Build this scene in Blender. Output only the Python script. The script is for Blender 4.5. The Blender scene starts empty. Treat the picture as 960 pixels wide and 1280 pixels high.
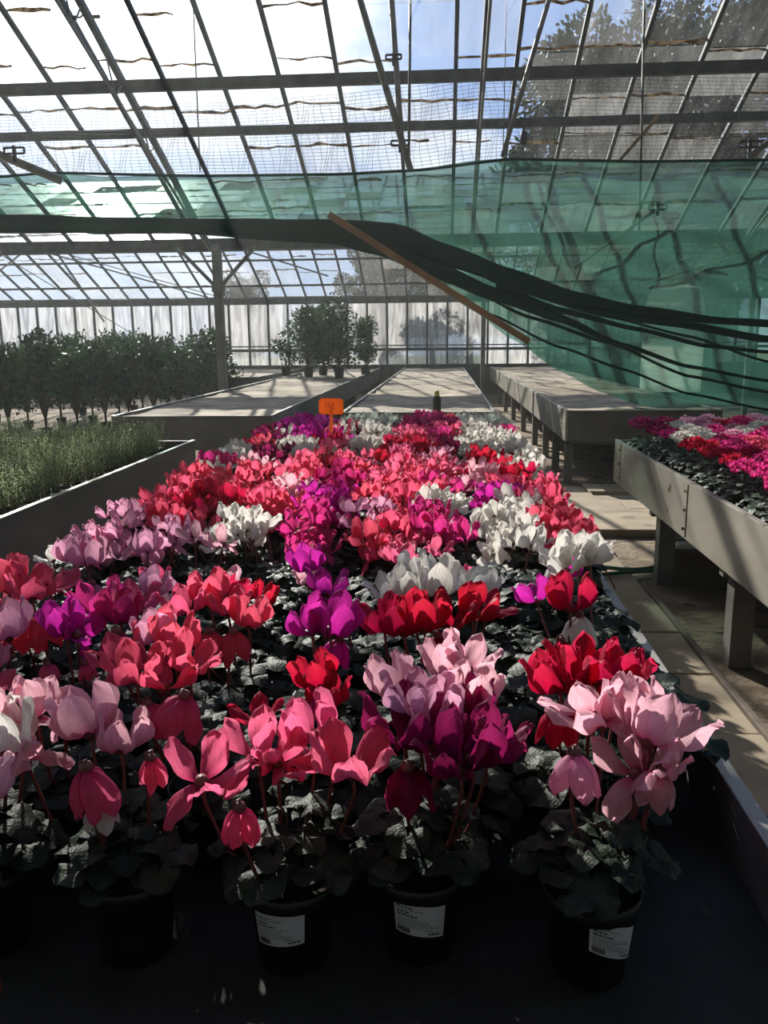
import bpy, math, random
from mathutils import Vector, Matrix, noise
S = bpy.context.scene
COL = S.collection
PI = math.pi
R0 = random.Random(7)

# ------------------------------------------------------------------ camera
F = 1035.0; PITCH = math.radians(11.7); YAW = math.radians(4.15); ROLL = math.radians(0.55); H = 1.5
fw = Vector((-math.sin(YAW)*math.cos(PITCH), math.cos(YAW)*math.cos(PITCH), -math.sin(PITCH)))
r_ = fw.cross(Vector((0, 0, 1))).normalized(); u_ = r_.cross(fw)
RX = r_*math.cos(ROLL) - u_*math.sin(ROLL); UX = u_*math.cos(ROLL) + r_*math.sin(ROLL)
CAM = Vector((0, 0, H))
def ray(x, y): return RX*((x-480)/F) + UX*((640-y)/F) + fw
def atz(x, y, z): d = ray(x, y); return CAM + d*((z-H)/d.z)
def aty(x, y, Y): d = ray(x, y); return CAM + d*(Y/d.y)
def proj(p):
    v = Vector(p)-CAM; k = v.dot(fw); return 480+F*v.dot(RX)/k, 640-F*v.dot(UX)/k
cd = bpy.data.cameras.new('camera'); cam = bpy.data.objects.new('camera', cd); COL.objects.link(cam)
cd.sensor_fit = 'VERTICAL'; cd.sensor_height = 36; cd.lens = 36*F/1280; cd.clip_start = .02; cd.clip_end = 400
m3 = Matrix((RX, UX, -fw)).transposed(); cam.matrix_world = Matrix.Translation(CAM) @ m3.to_4x4()
S.camera = cam
S.view_settings.view_transform = 'Standard'; S.view_settings.look = 'None'
S.view_settings.gamma = 1; S.view_settings.use_curve_mapping = False
S.view_settings.exposure = 0.0
S.cycles.max_bounces = 8; S.cycles.transparent_max_bounces = 24; S.cycles.diffuse_bounces = 3
S.cycles.transmission_bounces = 4; S.cycles.use_adaptive_sampling = True
S.cycles.caustics_reflective = False; S.cycles.caustics_refractive = False

# ------------------------------------------------------------------ node helpers
def new_mat(name):
    m = bpy.data.materials.new(name); m.use_nodes = True
    nt = m.node_tree; nt.nodes.clear()
    out = nt.nodes.new('ShaderNodeOutputMaterial')
    return m, nt, out
def nd(nt, t, **kw):
    n = nt.nodes.new(t)
    for k, v in kw.items():
        if k.startswith('i_'): n.inputs[k[2:].replace('_', ' ')].default_value = v
        else: setattr(n, k, v)
    return n
def ramp(nt, src, stops):
    n = nt.nodes.new('ShaderNodeValToRGB'); nt.links.new(src, n.inputs[0])
    el = n.color_ramp.elements
    while len(el) < len(stops): el.new(.5)
    for e, (p, c) in zip(el, stops):
        e.position = p; e.color = tuple(c)+(1,) if len(c) == 3 else c
    return n.outputs[0]
def noi(nt, scale, detail=4, coord='Object', stretch=(1, 1, 1), dist=0):
    tc = nd(nt, 'ShaderNodeTexCoord'); mp = nd(nt, 'ShaderNodeMapping'); mp.inputs['Scale'].default_value = stretch
    nt.links.new(tc.outputs[coord], mp.inputs[0])
    n = nd(nt, 'ShaderNodeTexNoise'); n.inputs['Scale'].default_value = scale; n.inputs['Detail'].default_value = detail
    n.inputs['Distortion'].default_value = dist
    nt.links.new(mp.outputs[0], n.inputs['Vector']); return n.outputs['Fac']
def surf(name, c1, c2, scale=8, rough=.7, stretch=(1, 1, 1), spots=None, bump=.0, metallic=0, coord='Object', spec=.5, detail=5):
    m, nt, out = new_mat(name); L = nt.links.new
    b = nd(nt, 'ShaderNodeBsdfPrincipled'); b.inputs['Roughness'].default_value = rough
    b.inputs['Metallic'].default_value = metallic; b.inputs['Specular IOR Level'].default_value = spec
    f = noi(nt, scale, detail, coord, stretch)
    c = ramp(nt, f, [(.3, c1), (.7, c2)])
    if spots:
        f2 = noi(nt, spots[1], 3, coord); mx = nd(nt, 'ShaderNodeMix', data_type='RGBA')
        L(ramp(nt, f2, [(spots[2], (0, 0, 0)), (spots[2]+.05, (1, 1, 1))]), mx.inputs[0]); L(c, mx.inputs[6])
        mx.inputs[7].default_value = tuple(spots[0])+(1,); c = mx.outputs[2]
    L(c, b.inputs['Base Color'])
    if bump:
        bp = nd(nt, 'ShaderNodeBump'); bp.inputs['Strength'].default_value = bump; bp.inputs['Distance'].default_value = .02
        L(noi(nt, scale*3, 6, coord, stretch), bp.inputs['Height']); L(bp.outputs[0], b.inputs['Normal'])
    L(b.outputs[0], out.inputs[0]); return m

def petal_mat(name, edge, base, tr=.6):
    m, nt, out = new_mat(name); L = nt.links.new
    uv = nd(nt, 'ShaderNodeUVMap'); sp = nd(nt, 'ShaderNodeSeparateXYZ'); L(uv.outputs[0], sp.inputs[0])
    c = ramp(nt, sp.outputs[1], [(.0, base), (.38, edge), (1, tuple(min(1, x*1.12+.02) for x in edge))])
    # fine veins along the petal
    w = nd(nt, 'ShaderNodeTexNoise'); w.inputs['Scale'].default_value = 9
    mp = nd(nt, 'ShaderNodeMapping'); mp.inputs['Scale'].default_value = (3.2, .35, 1); L(uv.outputs[0], mp.inputs[0]); L(mp.outputs[0], w.inputs['Vector'])
    mx = nd(nt, 'ShaderNodeMix', data_type='RGBA', blend_type='MULTIPLY'); mx.inputs[0].default_value = 1
    L(c, mx.inputs[6]); L(ramp(nt, w.outputs['Fac'], [(.35, (.8, .74, .78)), (.65, (1, 1, 1))]), mx.inputs[7])
    oi = nd(nt, 'ShaderNodeObjectInfo'); hs = nd(nt, 'ShaderNodeHueSaturation')
    mr = nd(nt, 'ShaderNodeMapRange'); mr.inputs['To Min'].default_value = .493; mr.inputs['To Max'].default_value = .507
    L(oi.outputs['Random'], mr.inputs[0]); L(mr.outputs[0], hs.inputs['Hue']); L(mx.outputs[2], hs.inputs['Color'])
    b = nd(nt, 'ShaderNodeBsdfPrincipled'); b.inputs['Roughness'].default_value = .55; b.inputs['Specular IOR Level'].default_value = .25
    t = nd(nt, 'ShaderNodeBsdfTranslucent'); ms = nd(nt, 'ShaderNodeMixShader'); ms.inputs[0].default_value = tr
    L(hs.outputs[0], b.inputs['Base Color']); L(hs.outputs[0], t.inputs[0]); L(b.outputs[0], ms.inputs[1]); L(t.outputs[0], ms.inputs[2])
    L(ms.outputs[0], out.inputs[0]); return m
def leaf_mat(name, dark, pale, tr=.2, scale=14, rough=.35, cut=.52, spec=.3):
    m, nt, out = new_mat(name); L = nt.links.new
    f = noi(nt, scale, 3); c = ramp(nt, f, [(cut-.1, dark), (cut+.08, pale)])
    b = nd(nt, 'ShaderNodeBsdfPrincipled'); b.inputs['Roughness'].default_value = rough; b.inputs['Specular IOR Level'].default_value = spec
    t = nd(nt, 'ShaderNodeBsdfTranslucent'); ms = nd(nt, 'ShaderNodeMixShader'); ms.inputs[0].default_value = tr
    L(c, b.inputs['Base Color']); L(c, t.inputs[0]); L(b.outputs[0], ms.inputs[1]); L(t.outputs[0], ms.inputs[2])
    bp = nd(nt, 'ShaderNodeBump'); bp.inputs['Strength'].default_value = .5; bp.inputs['Distance'].default_value = .004
    L(noi(nt, scale*8, 3), bp.inputs['Height']); L(bp.outputs[0], b.inputs['Normal'])
    L(ms.outputs[0], out.inputs[0]); return m

def glass_mat(name, lo, hi, tint=(.86, .92, .95), dirt=(.75, .76, .74), streak=(2.5, .5, .5), trans=.5, dvar=.5):
    m, nt, out = new_mat(name); L = nt.links.new
    at = nd(nt, 'ShaderNodeAttribute', attribute_name='pane')
    f = noi(nt, 1.3, 5, 'Object', streak, .6)
    f2 = noi(nt, 9, 4, 'Object', streak)
    a = nd(nt, 'ShaderNodeMath', operation='MULTIPLY_ADD'); L(f, a.inputs[0]); a.inputs[1].default_value = .7; L(at.outputs['Fac'], a.inputs[2])
    a2 = nd(nt, 'ShaderNodeMath', operation='MULTIPLY_ADD'); L(f2, a2.inputs[0]); a2.inputs[1].default_value = .35; L(a.outputs[0], a2.inputs[2])
    mr = nd(nt, 'ShaderNodeMapRange'); L(a2.outputs[0], mr.inputs[0])
    mr.inputs['From Min'].default_value = .35; mr.inputs['From Max'].default_value = 1.35; mr.inputs['To Min'].default_value = lo; mr.inputs['To Max'].default_value = hi
    tp = nd(nt, 'ShaderNodeBsdfTransparent'); tp.inputs[0].default_value = tint+(1,)
    d = nd(nt, 'ShaderNodeBsdfDiffuse'); t = nd(nt, 'ShaderNodeBsdfTranslucent')
    dc = ramp(nt, noi(nt, 2.1, 6, 'Object', streak, 1.2), [(.3, tuple(x*dvar for x in dirt)), (.68, dirt)])
    L(dc, d.inputs[0]); L(dc, t.inputs[0])
    ms = nd(nt, 'ShaderNodeMixShader'); ms.inputs[0].default_value = trans; L(d.outputs[0], ms.inputs[1]); L(t.outputs[0], ms.inputs[2])
    g = nd(nt, 'ShaderNodeBsdfGlossy'); g.inputs['Roughness'].default_value = .3
    mg = nd(nt, 'ShaderNodeMixShader'); fr = nd(nt, 'ShaderNodeFresnel'); fr.inputs[0].default_value = 1.25
    L(fr.outputs[0], mg.inputs[0]); L(tp.outputs[0], mg.inputs[1]); L(g.outputs[0], mg.inputs[2])
    mm = nd(nt, 'ShaderNodeMixShader'); L(mr.outputs[0], mm.inputs[0]); L(mg.outputs[0], mm.inputs[1]); L(ms.outputs[0], mm.inputs[2])
    L(mm.outputs[0], out.inputs[0]); return m
def net_mat(name, col, cover, tint, tr=.5, wv=60):
    m, nt, out = new_mat(name); L = nt.links.new
    f = noi(nt, 5, 5, 'Object', (1, 1, 6)); f2 = noi(nt, wv, 2, 'Object', (1, 1, 3))
    a = nd(nt, 'ShaderNodeMath', operation='MULTIPLY_ADD'); L(f2, a.inputs[0]); a.inputs[1].default_value = .3; L(f, a.inputs[2])
    mr = nd(nt, 'ShaderNodeMapRange'); L(a.outputs[0], mr.inputs[0]); mr.inputs['From Min'].default_value = .4; mr.inputs['From Max'].default_value = .9
    mr.inputs['To Min'].default_value = cover-.1; mr.inputs['To Max'].default_value = min(.99, cover+.1)
    tp = nd(nt, 'ShaderNodeBsdfTransparent'); tp.inputs[0].default_value = tint+(1,)
    d = nd(nt, 'ShaderNodeBsdfDiffuse'); d.inputs[0].default_value = col+(1,)
    t = nd(nt, 'ShaderNodeBsdfTranslucent'); t.inputs[0].default_value = col+(1,)
    ms = nd(nt, 'ShaderNodeMixShader'); ms.inputs[0].default_value = tr; L(d.outputs[0], ms.inputs[1]); L(t.outputs[0], ms.inputs[2])
    mm = nd(nt, 'ShaderNodeMixShader'); L(mr.outputs[0], mm.inputs[0]); L(tp.outputs[0], mm.inputs[1]); L(ms.outputs[0], mm.inputs[2])
    L(mm.outputs[0], out.inputs[0]); return m

M = {}
M['bar'] = surf('painted_steel_grey', (.05, .056, .066), (.11, .12, .135), 6, .6, spots=((.12, .07, .04), 20, .68))
M['pipe'] = surf('galvanised_pipe', (.16, .17, .18), (.28, .29, .3), 9, .5)
M['post'] = surf('post_paint', (.16, .18, .19), (.3, .32, .33), 5, .6, spots=((.2, .12, .07), 12, .68))
M['lap'] = leaf_mat('mossy_putty', (.16, .11, .07), (.6, .48, .33), .6, 12, .9)
M['wood'] = surf('weathered_batten', (.28, .16, .09), (.5, .32, .19), 5, .8, (1, 1, .1))
M['ridge'] = surf('shade_sheet', (.16, .15, .14), (.24, .22, .2), 3, .7)
M['board'] = surf('bench_board_metal', (.32, .285, .24), (.47, .43, .37), 2.2, .38, (1, .6, 2), ((.13, .06, .03), 7, .655), .1, spec=.6)
M['board_dark'] = surf('bench_board_grey', (.11, .105, .10), (.19, .18, .17), 3, .6, (1, .6, 2), ((.06, .04, .03), 9, .7), .12)
M['lip'] = surf('worn_aluminium_lip', (.26, .245, .22), (.5, .47, .43), 9, .38, (1, .15, 1), ((.12, .08, .05), 16, .6), .1, .25)
M['sand'] = surf('bench_sand_mat', (.17, .135, .10), (.5, .41, .31), 2.4, .9, (1, 1.6, 1), ((.22, .17, .13), 3, .6), .5)  # stains, plus darker patches that put dappled shade into the sand colour
M['mat'] = surf('black_capillary_mat', (.012, .014, .014), (.025, .028, .027), 12, .85, bump=.3)
M['leg'] = surf('concrete_leg', (.16, .155, .14), (.27, .26, .24), 6, .7)
M['soil_floor'] = surf('soil_floor', (.16, .115, .08), (.36, .27, .19), 7, .95, spots=((.08, .07, .04), 5, .6), bump=1.0)
M['slab'] = surf('concrete_slab', (.36, .28, .20), (.52, .42, .31), 2.5, .85, spots=((.26, .21, .16), 4, .63), bump=.35)
M['plank'] = surf('dark_plank', (.13, .10, .08), (.22, .17, .13), 5, .8, (.3, 3, 3))
M['hose'] = surf('green_hose', (.03, .12, .08), (.05, .17, .11), 9, .35)
M['pot'] = surf('black_pot_plastic', (.011, .013, .013), (.018, .02, .02), 6, .4)
M['peat'] = surf('peat', (.02, .014, .01), (.05, .035, .025), 40, .95, bump=.8)
M['label'] = surf('white_label_paper', (.74, .75, .8), (.8, .81, .85), 3, .6)
M['ink'] = surf('label_ink', (.03, .03, .035), (.05, .05, .055), 3, .6)
M['tag'] = leaf_mat('orange_tag_plastic', (.95, .34, .03), (1, .42, .05), .6, 3, .5)
M['tagink'] = surf('tag_ink', (.4, .1, .02), (.45, .12, .02), 3, .5)
M['stem'] = surf('flower_stem', (.14, .03, .035), (.22, .07, .05), 12, .5)
M['cleaf'] = leaf_mat('cyclamen_leaf', (.006, .016, .008), (.030, .046, .028), .16, 26, .5, .5, .2)
M['petiole'] = surf('leaf_petiole', (.05, .05, .03), (.09, .06, .04), 12, .5)
M['mleaf'] = leaf_mat('mini_cyclamen_leaf', (.02, .05, .03), (.16, .22, .17), .1, 60, .4, .55)
M['hleaf'] = leaf_mat('herb_leaf', (.36, .44, .22), (.68, .74, .44), .45, 30, .6)
M['hstem'] = surf('herb_stem', (.1, .12, .06), (.16, .17, .09), 9, .7)
M['sleaf'] = leaf_mat('shrub_leaf', (.02, .05, .018), (.06, .12, .04), .3, 6, .35)
M['bark'] = surf('bark', (.06, .045, .03), (.14, .10, .07), 12, .9)
M['tleaf'] = leaf_mat('tree_leaf', (.012, .03, .018), (.03, .06, .03), .15, 1.2, .6)
M['purple'] = surf('square_pot_plastic', (.02, .018, .03), (.035, .03, .05), 5, .5)
M['yellow'] = surf('yellow_cap', (.7, .6, .1), (.8, .7, .15), 5, .5)
M['bottle'] = surf('dark_bottle', (.02, .025, .02), (.035, .04, .03), 5, .3)
M['wire'] = surf('wire', (.08, .08, .08), (.14, .14, .14), 5, .6)
M['masonry'] = surf('low_wall_render', (.07, .065, .06), (.14, .13, .12), 4, .9)
M['grass'] = surf('outside_grass', (.06, .09, .03), (.12, .14, .06), 3, .95)
M['glass'] = glass_mat('roof_glass', .03, .45)
M['plastic'] = net_mat('white_plastic_sheet', (.92, .93, .9), .97, (.9, .9, .9), .6)
M['glassB'] = glass_mat('dapple_roof_glass', -.5, 1.3, streak=(.8, .8, .8), dvar=.5)  # for the unseen slope; strong patches added to cast dappled shade on the benches
M['wallglass'] = glass_mat('limewashed_glass', .5, 1.0, dirt=(.52, .53, .55), streak=(3, 3, .35), trans=.75, dvar=.3)
M['net'] = net_mat('green_shade_net', (.055, .17, .13), .55, (.50, .68, .60))
M['netdense'] = net_mat('gathered_net', (.018, .062, .052), .96, (.3, .5, .4), .25)
M['birdnet'] = surf('bird_net', (.10, .11, .13), (.15, .16, .18), 5, .7)
PET = {
 'W': petal_mat('petal_white', (.86, .85, .78), (.75, .68, .55), .45),
 'P': petal_mat('petal_pale_pink', (.90, .50, .58), (.72, .03, .16)),
 'L': petal_mat('petal_lilac_pink', (.82, .40, .56), (.60, .10, .33)),
 'K': petal_mat('petal_rose_pink', (.92, .16, .31), (.62, .01, .12)),
 'H': petal_mat('petal_hot_pink', (.70, .035, .24), (.35, .005, .09)),
 'S': petal_mat('petal_salmon_red', (.95, .12, .22), (.68, .015, .06)),
 'R': petal_mat('petal_scarlet', (.60, .006, .055), (.28, .002, .02)),
 'D': petal_mat('petal_wine', (.32, .006, .10), (.12, .002, .03)),
 'M': petal_mat('petal_magenta', (.66, .022, .40), (.38, .005, .20)),
}
CNAME = {'W': 'white', 'P': 'pale pink', 'L': 'lilac pink', 'K': 'rose pink', 'H': 'hot pink', 'S': 'salmon red', 'R': 'scarlet', 'D': 'wine red', 'M': 'magenta'}

# ------------------------------------------------------------------ mesh builder
class MB:
    def __init__(s): s.v = []; s.f = []; s.uv = {}; s.mi = []; s.cur = 0
    def face(s, idx, uvs=None):
        s.f.append(tuple(idx)); s.mi.append(s.cur)
        if uvs: s.uv[len(s.f)-1] = uvs
    def box(s, a, b):
        (x0, y0, z0), (x1, y1, z1) = a, b; n = len(s.v)
        s.v += [(x0, y0, z0), (x1, y0, z0), (x1, y1, z0), (x0, y1, z0), (x0, y0, z1), (x1, y0, z1), (x1, y1, z1), (x0, y1, z1)]
        for q in ((0, 3, 2, 1), (4, 5, 6, 7), (0, 1, 5, 4), (1, 2, 6, 5), (2, 3, 7, 6), (3, 0, 4, 7)): s.face([n+i for i in q])
        return s
    def bar(s, p, q, w, h=None, up=(0, 0, 1)):
        p = Vector(p); q = Vector(q); h = h or w; d = (q-p).normalized(); upv = Vector(up)
        if abs(d.dot(upv)) > .98: upv = Vector((0, 1, 0))
        a = d.cross(upv).normalized(); b = a.cross(d).normalized(); n = len(s.v)
        for c in (p, q):
            for i, j in ((-1, -1), (1, -1), (1, 1), (-1, 1)): s.v.append(tuple(c + a*(i*w/2) + b*(j*h/2)))
        for k in range(4): s.face([n+k, n+(k+1) % 4, n+4+(k+1) % 4, n+4+k])
        s.face([n+3, n+2, n+1, n]); s.face([n+4, n+5, n+6, n+7]); return s
    def tube(s, pts, rad, seg=6, cap=True):
        pts = [Vector(p) for p in pts]; N = len(pts)
        rad = rad if isinstance(rad, (list, tuple)) else [rad]*N
        n = len(s.v); ref = Vector((.3, .2, 1)).normalized()
        for i, p in enumerate(pts):
            d = (pts[min(i+1, N-1)]-pts[max(i-1, 0)]).normalized()
            if abs(d.dot(ref)) > .97: ref = Vector((1, .1, 0)).normalized()
            a = d.cross(ref).normalized(); b = a.cross(d)
            for k in range(seg):
                t = 2*PI*k/seg; s.v.append(tuple(p+(a*math.cos(t)+b*math.sin(t))*rad[i]))
        for i in range(N-1):
            for k in range(seg):
                a = n+i*seg+k; b = n+i*seg+(k+1) % seg; s.face([a, b, b+seg, a+seg])
        if cap: s.face([n+k for k in range(seg)][::-1]); s.face([n+(N-1)*seg+k for k in range(seg)])
        return s
    def lathe(s, prof, seg=24, c=(0, 0, 0)):
        n = len(s.v)
        for r, z in prof:
            for k in range(seg):
                t = 2*PI*k/seg; s.v.append((c[0]+r*math.cos(t), c[1]+r*math.sin(t), c[2]+z))
        for i in range(len(prof)-1):
            for k in range(seg):
                a = n+i*seg+k; b = n+i*seg+(k+1) % seg; s.face([a, b, b+seg, a+seg])
        return s
    def grid(s, fn, nu, nv, closed=False):
        n = len(s.v)
        for j in range(nv+1):
            for i in range(nu+1): s.v.append(tuple(fn(i/nu, j/nv)))
        for j in range(nv):
            for i in range(nu):
                a = n+j*(nu+1)+i
                s.face([a, a+1, a+nu+2, a+nu+1], [(i/nu, j/nv), ((i+1)/nu, j/nv), ((i+1)/nu, (j+1)/nv), (i/nu, (j+1)/nv)])
        return s
    def mesh(s, name, mats, smooth=False):
        me = bpy.data.meshes.new(name); me.from_pydata(s.v, [], s.f)
        if not isinstance(mats, (list, tuple)): mats = [mats]
        for m in mats: me.materials.append(m)
        if len(mats) > 1: me.polygons.foreach_set('material_index', s.mi)
        if smooth: me.polygons.foreach_set('use_smooth', [True]*len(s.f))
        if s.uv:
            ul = me.uv_layers.new(name='UVMap')
            for p in me.polygons:
                u = s.uv.get(p.index)
                if u:
                    for li, c in zip(p.loop_indices, u): ul.data[li].uv = c
        me.update(); return me
    def build(s, name, mats, parent=None, smooth=False):
        return ob(name, s.mesh(name, mats, smooth), parent)
def ob(name, me, parent=None, loc=None, rot=None, sc=None):
    o = bpy.data.objects.new(name, me); COL.objects.link(o)
    if parent: o.parent = parent
    if loc is not None: o.location = loc
    if rot is not None: o.rotation_euler = rot
    if sc is not None: o.scale = (sc, sc, sc) if isinstance(sc, (int, float)) else sc
    return o
def thing(name, label, cat, loc=(0, 0, 0), rz=0, group=None, kind=None):
    o = bpy.data.objects.new(name, None); COL.objects.link(o); o.location = loc; o.rotation_euler = (0, 0, rz); o.empty_display_size = .1
    return tag(o, label, cat, group, kind)
def tag(o, label, cat, group=None, kind=None):
    if label: o['label'] = label
    if cat: o['category'] = cat
    if group: o['group'] = group
    if kind: o['kind'] = kind
    return o
def bevel(o, w=.004, n=2):
    m = o.modifiers.new('bevel', 'BEVEL'); m.width = w; m.segments = n; m.limit_method = 'ANGLE'; return o

# ------------------------------------------------------------------ greenhouse shell
GY, GZ, SL, SP = 13.4, 3.06, .43, .67      # gutter line, roof slope, bar spacing
RY = 7.2; RZ = GZ+SL*(GY-RY)
BY = 24.0; BZ = 2.64                        # far eave
MY = (GY+BY)/2; MZ = BZ+SL*(BY-MY)
XL, XR = -15.0, 9.0
def zroof(y): return GZ+SL*(GY-y)
def struct(name, mb, m, parent=None, **kw):
    o = mb.build(name, m, parent, **kw)
    if not parent: o['kind'] = 'structure'
    return o
def grp(name):
    o = bpy.data.objects.new(name, None); COL.objects.link(o); o['kind'] = 'structure'; return o

# floor: soil with the paved walk laid into it
b = MB(); rr = random.Random(3)
b.grid(lambda u, v: (XL+(XR-XL)*u, -3+(BY+3)*v, .015*noise.noise(Vector((u*40, v*50, 0)))-.02), 96, 108)
struct('floor', b, M['soil_floor'], smooth=True)
b = MB(); b.box((-60, -30, -.12), (60, 90, -.1)); tag(b.build('outdoor_ground', M['grass']), 'rough green ground outside the greenhouse', 'ground', kind='structure')
walk = grp('floor_walkway')
def slab(x0, y0, x1, y1):
    j = lambda: rr.uniform(-.006, .006)
    bb = MB().box((x0+.006, y0+.006, -.05), (x1-.006, y1-.006, .018+j())); o = bb.build('paving_slab', M['slab'], walk); o.rotation_euler = (j()*.4, j()*.4, 0); bevel(o, .006)
y = .2
while y < 6.3: d = rr.uniform(.5, .62); slab(.56, y, 1.22 if y > 3.4 else 1.22, min(y+d, 6.4)); y += d
y = 6.4
while y < 8.5:
    x = -4.6+rr.uniform(0, .5); 
    while x < 2.4: w = rr.uniform(.8, 1.2); slab(x, y, x+w, y+.42); x += w
    y += .42
y = .2
while y < 6.3: d = rr.uniform(.55, .7); slab(-1.78, y, -1.22, min(y+d, 6.38)); y += d
y = 8.7
while y < 23: slab(.62, y, 1.1, y+.7); slab(-1.5, y, -1.1, y+.7); y += .7

def roof(name, ya, za, yb, zb, glass, pitch=SP, x0=XL, x1=XR, bars=True, rows=8, seed=1, off=.12, purl=()):
    g = grp(name); rr = random.Random(seed)
    k0 = math.ceil((x0-off)/pitch); k1 = math.floor((x1-off)/pitch)
    xs = [off+pitch*k for k in range(k0, k1+1)]
    sgn = 1
    b = MB(); att = []
    lap = MB()
    for i in range(len(xs)-1):
        sh = rr.uniform(-.06, .06)
        for j in range(rows):
            t0 = max(0, (j+sh)/rows) if j else 0; t1 = min(1, (j+1+sh)/rows) if j < rows-1 else 1
            n = len(b.v); up = .012*(j % 2)
            for (x, t) in ((xs[i], t0), (xs[i+1], t0), (xs[i+1], t1), (xs[i], t1)):
                b.v.append((x, ya+(yb-ya)*t, za+(zb-za)*t+.03+up))
            b.face([n, n+1, n+2, n+3]); att.append(rr.choice([-.1, .0, .05, .1, .2, .4, .65]))
            if j:
                if rr.random() < .8:
                    m_ = 5; w = rr.uniform(.008, .022); tt = t0+rr.uniform(-.01, .01); xa = xs[i]+.02; xb = xs[i+1]-.02
                    if rr.random() < .3: xb = xa+(xb-xa)*rr.uniform(.4, .8)
                    pts = []; rad = []
                    for q in range(m_+1):
                        t = tt+rr.uniform(-.004, .004); pts.append((xa+(xb-xa)*q/m_, ya+(yb-ya)*t, za+(zb-za)*t+.03)); rad.append(w*rr.uniform(.5, 1.3))
                    lap.tube(pts, rad, 5)
    o = b.build('glass', glass, g)
    a = o.data.attributes.new('pane', 'FLOAT', 'FACE'); a.data.foreach_set('value', att)
    lap.build('pane_lap', M['lap'], g)
    for x in xs:
        MB().bar((x, ya, za), (x, yb, zb), .046, .05).build('glazing_bar', M['bar'], g)
    for (t, dz, w, h) in purl:
        yy = ya+(yb-ya)*t; zz = za+(zb-za)*t-dz
        MB().bar((x0, yy, zz), (x1, yy, zz), w, h).build('purlin', M['bar'], g)
    return g, xs
L1 = GY-RY
def tp(y): return (GY-y)/(GY-RY)     # fraction up the first slope
roofA, xsA = roof('ceiling_near', GY, GZ, RY, RZ, M['glass'], rows=9, seed=4, purl=((tp(10.08), .1, .08, .12), (tp(10.86), .09, .07, .10), (tp(8.6), .08, .05, .06)))
# far span: rising slope, then falling slope to the far wall
roofB, _ = roof('ceiling_middle', GY+.3, GZ, MY, MZ, M['glassB'], rows=9, seed=5, pitch=SP, purl=((.5, .08, .05, .06),))
WP = .567
roofC, _ = roof('ceiling_far', BY, BZ, MY, MZ, M['glass'], rows=7, seed=6, pitch=WP, off=.1, purl=((.18, .06, .05, .05), (.42, .06, .05, .05), (.7, .06, .05, .05)))
# unseen opaque sheets added either side of the ridge to shade the foreground
g = grp('ceiling_ridge')
YR1 = 8.3
b = MB()
def cor(u, v):
    x = -10+u*19; y = YR1+(RY-YR1)*v; return (x, y, zroof(y)+.07+.012*math.sin(x*60))
b.grid(cor, 600, 1); b.build('ridge_shade_sheet', M['ridge'], g)
b = MB(); b.grid(lambda u, v: (-15+u*24, RY+(4.6-RY)*v, RZ+.05+(2.6-RZ)*v*(RY-4.6)/(RY+1.5)), 20, 4); b.build('back_shade_sheet', M['ridge'], g)
b = MB(); b.grid(lambda u, v: (-15+u*24, 4.6+(-1.5-4.6)*v, RZ+.05+(2.6-RZ)*(RY-4.6+6.1*v)/(RY+1.5)), 20, 8); b.build('back_glass', M['glass'], g)
MB().bar((XL, RY, RZ), (XR, RY, RZ), .1, .12).build('ridge_beam', M['bar'], g)
g = grp('wall_behind'); MB().box((XL, -1.6, -.05), (XR, -1.5, .78)).build('base_wall', M['masonry'], g)
MB().grid(lambda u, v: (XL+(XR-XL)*u, -1.55, .78+1.82*v), 24, 1).build('glass', M['wallglass'], g)
# gutter
g = grp('trim_gutter')
b = MB(); b.bar((XL, GY+.14, GZ-.05), (XR, GY+.14, GZ-.05), .3, .17); b.build('gutter_channel', M['bar'], g)
# far wall
g = grp('wall_back')
MB().box((XL, BY-.05, -.05), (XR, BY+.15, .78)).build('base_wall', M['masonry'], g)
b = MB(); att = []; rr = random.Random(12)
k0 = math.ceil((XL-.1)/WP); k1 = math.floor((XR-.1)/WP); xs = [.1+WP*k for k in range(k0, k1+1)]
for i in range(len(xs)-1):
    for z0, z1 in ((.78, 1.25), (1.25, BZ)):
        n = len(b.v); b.v += [(xs[i], BY, z0), (xs[i+1], BY, z0), (xs[i+1], BY, z1), (xs[i], BY, z1)]; b.face([n, n+1, n+2, n+3]); att.append(rr.choice([.1, .2, .3, .5, .6, .0]))
o = b.build('glass', M['wallglass'], g); a = o.data.attributes.new('pane', 'FLOAT', 'FACE'); a.data.foreach_set('value', att)
for x in xs: MB().bar((x, BY-.02, .78), (x, BY-.02, BZ), .05, .06, (1, 0, 0)).build('mullion', M['bar'], g)
for z, w in ((BZ, .22), (1.36, .035), (1.25, .08), (.8, .06)): MB().bar((XL, BY-.04, z), (XR, BY-.04, z), .06, w).build('rail', M['bar'], g)
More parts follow.
